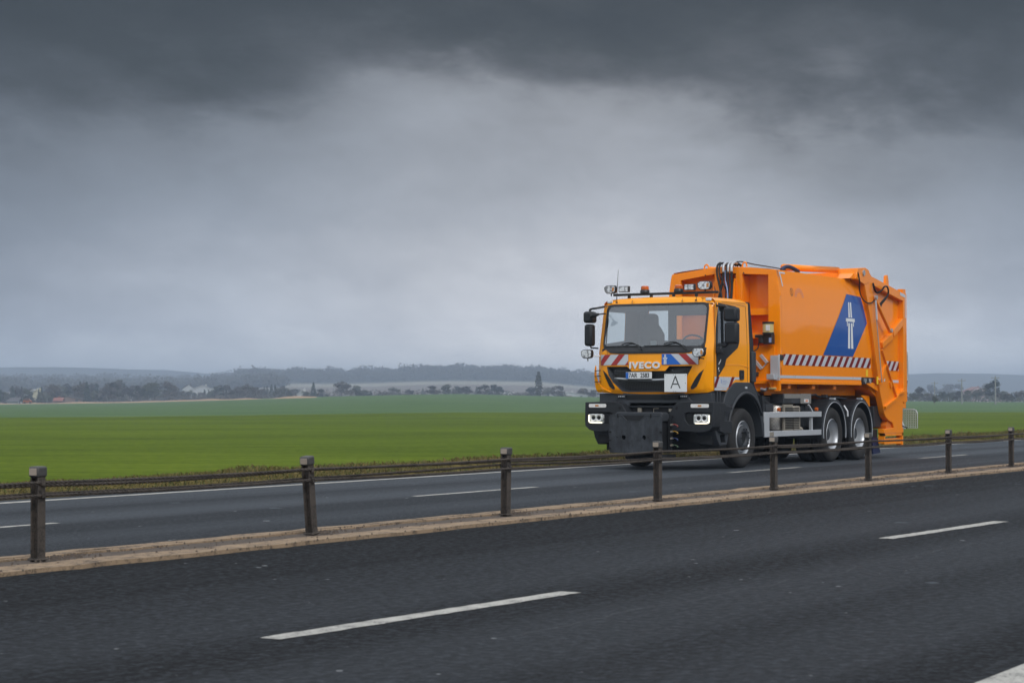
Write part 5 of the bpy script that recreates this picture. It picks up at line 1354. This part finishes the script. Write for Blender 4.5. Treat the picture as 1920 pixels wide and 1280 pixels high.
mb = MB(); mb.box(1.40, 1.48, .12, .50, 1.54, 1.60); mb.prism([(1.3, 1.58), (1.5, 1.58), (1.5, 1.40)], 'y', .10, .13); mb.prism([(1.3, 1.58), (1.5, 1.58), (1.5, 1.40)], 'y', .48, .51); mb.build('mounting_lug', 'body', ff)
mb = MB(); mb.tube([(1.4, .30, 1.44), (1.42, .22, 1.42), (1.5, .18, 1.47)], .03, 8); mb.build('pipe_elbow', 'silver', ff, smooth=True); MB().tube([(1.42, .14, 1.45), (1.44, -.0, 1.45)], .022, 8).build('drain_valve', 'grease', ff); MB().box(1.41, 1.44, .10, .16, 1.44, 1.47).build('valve_handle', 'hosered', ff)
# folded aluminium side piece at the front lower corner
ap = MB(); ap.box(1.40, 1.455, -.075, -.06, 1.60, 2.085); ap.box(1.40, 1.41, -.06, .10, 1.66, 2.07); ap.prism([(1.42, 1.60), (1.42, 1.66), (1.22, 1.72), (1.22, 1.62)], 'y', -.05, .1)
ap.build('corner_guard', 'alu', body, bevel=.004)
MB().box(1.47, 1.60, -.085, -.05, 1.98, 2.085).build('marker_block', 'ink', body, bevel=.01)
# decals on the side
def bdec(name, poly, off, m, parent=None, holes=()):
    mb = MB(); sheet(mb, poly, lambda x, z: bfn(x, z, off), holes, ws=BZ); return mb.build(name, m, parent or body)
stripes('warning_stripes', 1.66, 6.22, 1.895, 2.10, lambda u, w, o: bfn(u, w, o - .006), 14, .205, body, mats=('reflwhite', 'darkred'), first=.08, duty=.46, wsx=BZ)
bdec('reflective_tape', [(1.50, 1.645), (5.70, 1.645), (5.70, 1.70), (1.50, 1.70)], .004, 'reflwhite')
bdec('reflective_tape', [(1.62, 3.655), (1.92, 3.655), (1.92, 3.625), (1.68, 3.625), (1.73, 3.38), (1.68, 3.38)], .005, 'reflwhite')
sb = bdec('motorway_badge', [(3.62, 2.115), (5.22, 2.115), (6.02, 2.82), (5.74, 3.35), (4.96, 3.38)], .006, 'blue')
motorway(lambda u, w: bfn(u, w, .009), 5.08, 2.745, .94, sb, mir=1)
# maker's emblem: ring with a stroke and a faded arched print
mb = MB(); cx_, cz_ = 2.12, 3.29
for i in range(20):
    a0, a1 = 2 * PI * i / 20, 2 * PI * (i + 1) / 20
    sheet(mb, [(cx_ + .075 * math.cos(a0), cz_ + .075 * math.sin(a0)), (cx_ + .075 * math.cos(a1), cz_ + .075 * math.sin(a1)), (cx_ + .065 * math.cos(a1), cz_ + .065 * math.sin(a1)), (cx_ + .065 * math.cos(a0), cz_ + .065 * math.sin(a0))], lambda x, z: bfn(x, z, .004))
sheet(mb, [(cx_ - .03, cz_ + .05), (cx_ - .015, cz_ + .055), (cx_ + .03, cz_ - .05), (cx_ + .015, cz_ - .055)], lambda x, z: bfn(x, z, .004))
mb.mat(1)
for i in range(9):
    a0 = PI * (i + .12) / 9; a1 = PI * (i + .82) / 9
    for r0, r1 in ((.10, .135), (.145, .18)):
        sheet(mb, [(cx_ + .36 + 1.25 * r * math.cos(a), cz_ - .09 + r * math.sin(a)) for r, a in ((r0, a0), (r1, a0), (r1, a1), (r0, a1))], lambda x, z: bfn(x, z, .004))
mb.build('emblem', ['plastic2', 'pink'], body)
bdec('sticker', [(5.95, 1.72), (6.07, 1.72), (6.07, 1.86), (5.95, 1.86)], .008, 'yellow')
# lower edge rail, side lamps
MB().box(1.55, 5.72, -.050, -.02, 1.535, 1.60).build('lower_rail', 'body', body, bevel=.006)
lb = MB().box(5.72, 6.42, -.075, .10, 1.555, 1.70).build('lamp_housing', 'ink', body, bevel=.01)
for x_ in (5.84, 6.12): MB().cyl((x_, 1.63), .055, 'y', -.09, -.07, 16).build('round_lamp', 'lens', lb)
MB().cyl((6.33, 1.625), .04, 'y', -.09, -.07, 14).build('reflector', 'hosered', lb)
MB().prism([(5.9, 1.57), (6.72, 1.38), (6.72, 1.46), (6.3, 1.60)], 'y', -.08, .10).build('bracket', 'body', body)
mb = MB()
for x_ in (2.0, 3.2, 4.3): mb.box(x_, x_ + .14, -.0, .34, 1.45, 1.53)
mb.build('floor_bracket', 'under', body)
MB().prism([(6.05, 1.33), (6.55, 1.33), (6.60, 1.0), (6.50, 1.0), (6.35, 1.22)], 'y', .1, .2).build('support_arm', 'body', body)
MB().cyl((5.95, 1.10), .0001 + .30, 'y', .60, .64, 20).build('inner_guard', 'black', T)

# --- tailgate
TY0, TY1 = -.13, 2.37
tl = MB(); tl.prism([(5.95, 3.70), (6.30, 3.70), (8.12, 3.44), (8.12, 1.25), (7.60, 1.0), (6.9, 1.2), (6.25, 1.45)], 'y', -.01, 2.25)
tg = tl.build('tailgate', 'tail', T, bevel=.01)
OUT = [(5.74, 3.90), (5.80, 3.94), (5.95, 3.90), (6.10, 3.80), (8.02, 3.53), (8.20, 3.53), (8.22, 1.20), (8.05, 1.16), (7.96, 1.20), (7.90, .66), (7.97, .60), (7.97, .53), (6.78, .53), (6.78, .62), (7.40, .64), (7.30, .75), (7.08, .80), (6.90, .87), (6.80, .97), (6.76, 1.06), (6.57, 1.41), (6.05, 2.9), (5.66, 3.70)]
INN = [(6.15, 3.62), (8.00, 3.36), (8.00, 1.42), (7.44, 1.26), (7.06, 1.72), (6.65, 2.24), (6.56, 2.24)]
INN = [(6.17, 3.62), (8.00, 3.36), (8.00, 1.48), (7.50, 1.30), (7.10, 1.74), (6.80, 2.22), (6.62, 2.30)]
for ya, yb in ((TY0, .0), (2.24, TY1)):
    fmn = MB().prism(OUT, 'y', ya, yb, [INN]).build('side_frame', 'tail', tg, bevel=.008)
    yo = ya if ya < 0 else yb
    q0, q1 = (ya - .05, ya) if ya < 0 else (yb, yb + .05)
    # flanges
    mb = MB(); mb.bar((6.77, (q0 + q1) / 2, 1.075), (7.43, (q0 + q1) / 2, 1.255), .06, .05); mb.bar((7.43, (q0 + q1) / 2, 1.255), (7.60, (q0 + q1) / 2, 1.36), .06, .04); mb.bar((7.60, (q0 + q1) / 2, 1.36), (7.98, (q0 + q1) / 2, 1.42), .06, .04); mb.bar((6.62, (q0 + q1) / 2, 2.28), (7.48, (q0 + q1) / 2, 1.30), .04, .03)
    mb.build('flange', 'tail', fmn)
    mb = MB(); mb.bar((6.80, ya * .5 if ya < 0 else 2.3, 2.38), (7.42, ya * .5 if ya < 0 else 2.3, 2.60), .10, .13); mb.bar((7.42, ya * .5 if ya < 0 else 2.3, 2.64), (8.02, ya * .5 if ya < 0 else 2.3, 2.92), .12, .16); mb.build('diagonal_brace', 'tail', fmn, bevel=.01)
    mb = MB(); mb.bar((6.22, ya - .02 if ya < 0 else yb + .02, 3.36), (7.10, ya - .02 if ya < 0 else yb + .02, 2.70), .07, .07); cy_ = mb.build('hydraulic_cylinder', 'tail', fmn, bevel=.02)
    mb = MB()
    for p in ((6.22, 3.36), (7.10, 2.70)): mb.cyl(p, .045, 'y', *((ya - .08, ya - .03) if ya < 0 else (yb + .03, yb + .08)), 12)
    mb.build('pin', 'silver', cy_)
    MB().tube([(6.17, ya - .06 if ya < 0 else yb + .06, 3.30), (6.24, ya - .06 if ya < 0 else yb + .06, 2.9)], .022, 8).build('gas_strut', 'reflwhite', fmn)
    MB().tube([(6.24, ya - .05 if ya < 0 else yb + .05, 2.95), (6.50, ya - .05 if ya < 0 else yb + .05, 1.80), (6.55, ya - .05 if ya < 0 else yb + .05, 1.60)], .012, 6).build('strut_rod', 'silver', fmn)
    mb = MB(); mb.box(6.44, 6.62, *((ya - .03, ya) if ya < 0 else (yb, yb + .03)), 1.62, 1.66); mb.prism([(6.50, 1.55), (6.66, 1.60), (6.90, 2.02), (6.72, 1.88)], 'y', *((ya - .04, ya) if ya < 0 else (yb, yb + .04))); mb.build('lock_lug', 'tail', fmn)
    MB().prism([(7.1, 1.60), (7.22, 1.66), (7.24, 1.52), (7.16, 1.48)], 'y', *((ya - .03, ya) if ya < 0 else (yb, yb + .03))).build('hook', 'tail', fmn)
MB().box(6.36, 6.46, TY0 - .005, TY0 - .002, 1.56, 1.72).build('sticker', 'yellow', tg)
# the stripes and tape on the tailgate side
tfn = lambda u, w, o: (u, -.012 - o + .004, w)
stripes('warning_stripes', 7.12, 8.0, 1.86, 2.06, tfn, 3, .20, tg, mats=('reflwhite', 'darkred'), first=.10, duty=.46)
mb = MB(); sheet(mb, [(6.98, 1.60), (8.0, 1.60), (8.0, 1.66), (6.93, 1.66)], lambda x, z: (x, -.018, z)); sheet(mb, [(6.46, 1.62), (6.86, 1.62), (6.86, 1.68), (6.44, 1.68)], lambda x, z: (x, TY0 - .003, z)); sheet(mb, [(7.80, 3.55), (8.14, 3.50), (8.14, 3.0), (8.10, 3.0), (8.10, 3.44), (7.80, 3.48)], lambda x, z: (x, TY0 - .003, z)); mb.build('reflective_tape', 'reflwhite', tg)
# hinge head at the top front corner
for ya, yb in ((TY0, .28), (1.96, TY1)):
    mb = MB(); mb.prism([(5.22, 3.70), (5.30, 3.92), (5.74, 3.955), (5.96, 3.91), (5.95, 3.66), (5.7, 3.60)], 'y', ya - .008, yb + .008); mb.prism([(5.0, 3.70), (5.35, 3.88), (5.5, 3.68)], 'y', ya + .05, yb - .05); mb.build('hinge_bracket', 'tail', tg, bevel=.01)
MB().tube([(2.6, .34, 3.80), (5.4, .34, 3.90)], .065, 12).build('lift_cylinder', 'body', body, smooth=True)
MB().tube([(2.6, 1.90, 3.80), (5.4, 1.90, 3.90)], .065, 12).build('lift_cylinder', 'body', body, smooth=True)
MB().cyl((5.62, 3.84), .06, 'y', TY0 - .03, TY0, 14).build('hinge_pin', 'silver', tg)
mb = MB(); mb.box(6.1, 6.2, 0, 2.24, 3.72, 3.90); mb.prism([(5.97, 3.91), (6.25, 3.83), (6.3, 3.70), (5.97, 3.70)], 'y', .01, .2); mb.build('cross_beam', 'tail', tg)
MB().bar((6.2, 1.12, 3.70), (8.1, 1.12, 3.44), 2.3, .06).build('roof_sheet', 'tail', tg)
MB().prism([(7.02, 3.62), (7.06, 3.86), (7.14, 3.88), (7.20, 3.74), (7.20, 3.60)], 'y', -.10, -.04).build('lifting_eye', 'tail', tg)
MB().cyl((7.75, 3.60), .07, 'y', .1, .3, 10).build('pulley', 'darkblue', tg)
MB().box(8.0, 8.18, -.12, 0, 3.53, 3.62).build('stop_block', 'tail', tg)
for k in range(2):
    MB().tube([(6.14, TY0 - .02, 3.66), (6.16, TY0 - .05, 3.52), (6.28, TY0 - .06, 3.46), (6.5, TY0 - .07, 3.52), (6.68, TY0 - .07, 3.61), (6.86, TY0 - .07, 3.60), (6.92, TY0 - .06, 3.48 - .02 * k), (6.80 - .06 * k, TY0 - .05, 3.36), (6.60 - .08 * k, TY0 - .03, 3.24), (6.55 - .08 * k, TY0 - .02, 3.16)], .018, 7).build('hydraulic_hose', 'black', tg, smooth=True)
MB().tube([(5.30, TY0 - .01, 3.84), (5.34, TY0 - .03, 3.68), (5.44, -.12, 3.5), (5.56, -.12, 3.34), (5.74, -.15, 3.24), (6.0, TY0 - .03, 3.24), (6.16, TY0 - .04, 3.3)], .013, 6).build('hydraulic_hose', 'black', tg, smooth=True)
# hopper and lower rear
mb = MB(); mb.prism([(6.75, 1.06), (6.9, .87), (7.3, .75), (7.4, .62), (7.85, .62), (7.95, 1.2)], 'y', .0, 2.24); mb.build('hopper', 'tail', tg)
mb = MB(); mb.box(6.80, 6.86, TY0, .0, .32, .54); mb.box(7.88, 7.95, TY0, .0, .26, .54); mb.box(6.86, 7.90, TY0 + .02, TY0 + .10, .30, .42); mb.bar((6.8, TY0 + .05, .50), (7.95, TY0 + .05, .50), .10, .05); mb.build('hopper_frame', 'tail', tg)
mb = MB(); mb.prism([(7.25, .76), (7.38, .62), (7.30, .62), (7.02, .62), (7.0, .70), (7.1, .80)], 'y', -.09, .1); mb.build('hopper_plate', 'under', tg)
MB().prism([(8.22, 1.05), (8.56, 1.05), (8.56, 1.38), (8.22, 1.38)], 'y', .02, 2.2).build('rear_box', 'tail', tg, bevel=.01)
hr = MB(); hr.tube([(8.22, .02, 2.22), (8.55, .02, 2.25), (8.62, .02, 2.20), (8.62, .02, 1.60), (8.5, .02, 1.58)], .028, 8); hr.tube([(8.25, .02, 2.02), (8.6, .02, 2.02)], .02, 6); hr.build('handrail', 'silver', tg, smooth=True)
MB().box(8.42, 8.62, -.0, .04, 1.56, 1.66).build('rail_bracket', 'black', tg)
# perforated lamp guard at the rear corner
mb = MB(); gy0, gy1, gz0, gz1 = -.13, .34, .62, 1.03; GX = 8.86
GO = [(gy1, gz0), (gy0, gz0), (gy0, gz1 - .09), (gy0 + .03, gz1 - .03), (gy0 + .09, gz1), (gy1, gz1)]
mb.tube([(GX, y, z) for y, z in GO] + [(GX, gy1, gz0)], .012, 6, sub=0)
for k in range(1, 12): mb.box(GX - .004, GX + .004, gy0 + .040 * k, gy0 + .040 * k + .011, gz0, gz1 - (.02 if k < 3 else 0))
for k in range(1, 11): mb.box(GX - .003, GX + .005, gy0 + (.02 if k > 8 else 0), gy1, gz0 + .038 * k, gz0 + .038 * k + .011)
mg = mb.build('mesh_guard', 'alu', tg)
MB().prism([(.10, .60), (.32, .60), (.34, .80), (.20, .82)], 'x', 8.70, 8.76).build('guard_bracket', 'reflwhite', tg); MB().tube([(8.72, .05, .62), (8.7, .2, .68), (8.72, .25, .76)], .015, 6).build('cable', 'ink', tg)
MB().bar((8.2, .3, .8), (8.86, .3, .8), .04, .04).build('guard_arm', 'black', tg)
# rear chassis ends: lamp box, mudflap
MB().box(6.52, 6.95, .0, .5, .66, 1.10).build('rear_lamp_box', 'plastic', T, bevel=.01)
MB().tube([(6.95, .02, 1.08), (7.02, .02, 1.05), (7.02, .02, .80), (6.97, .02, .76)], .014, 6).build('lamp_guard', 'plastic2', T)
MB().box(6.46, 6.80, .02, .60, .44, .62).build('flap_bracket', 'black', T, bevel=.01)
MB().box(6.79, 6.82, .03, .10, .50, .56).build('side_marker', 'amber', T)
MB().prism([(6.50, .46), (6.78, .46), (6.98, .12), (6.56, .10)], 'y', .02, .60).build('mudflap', 'darkblue', T)
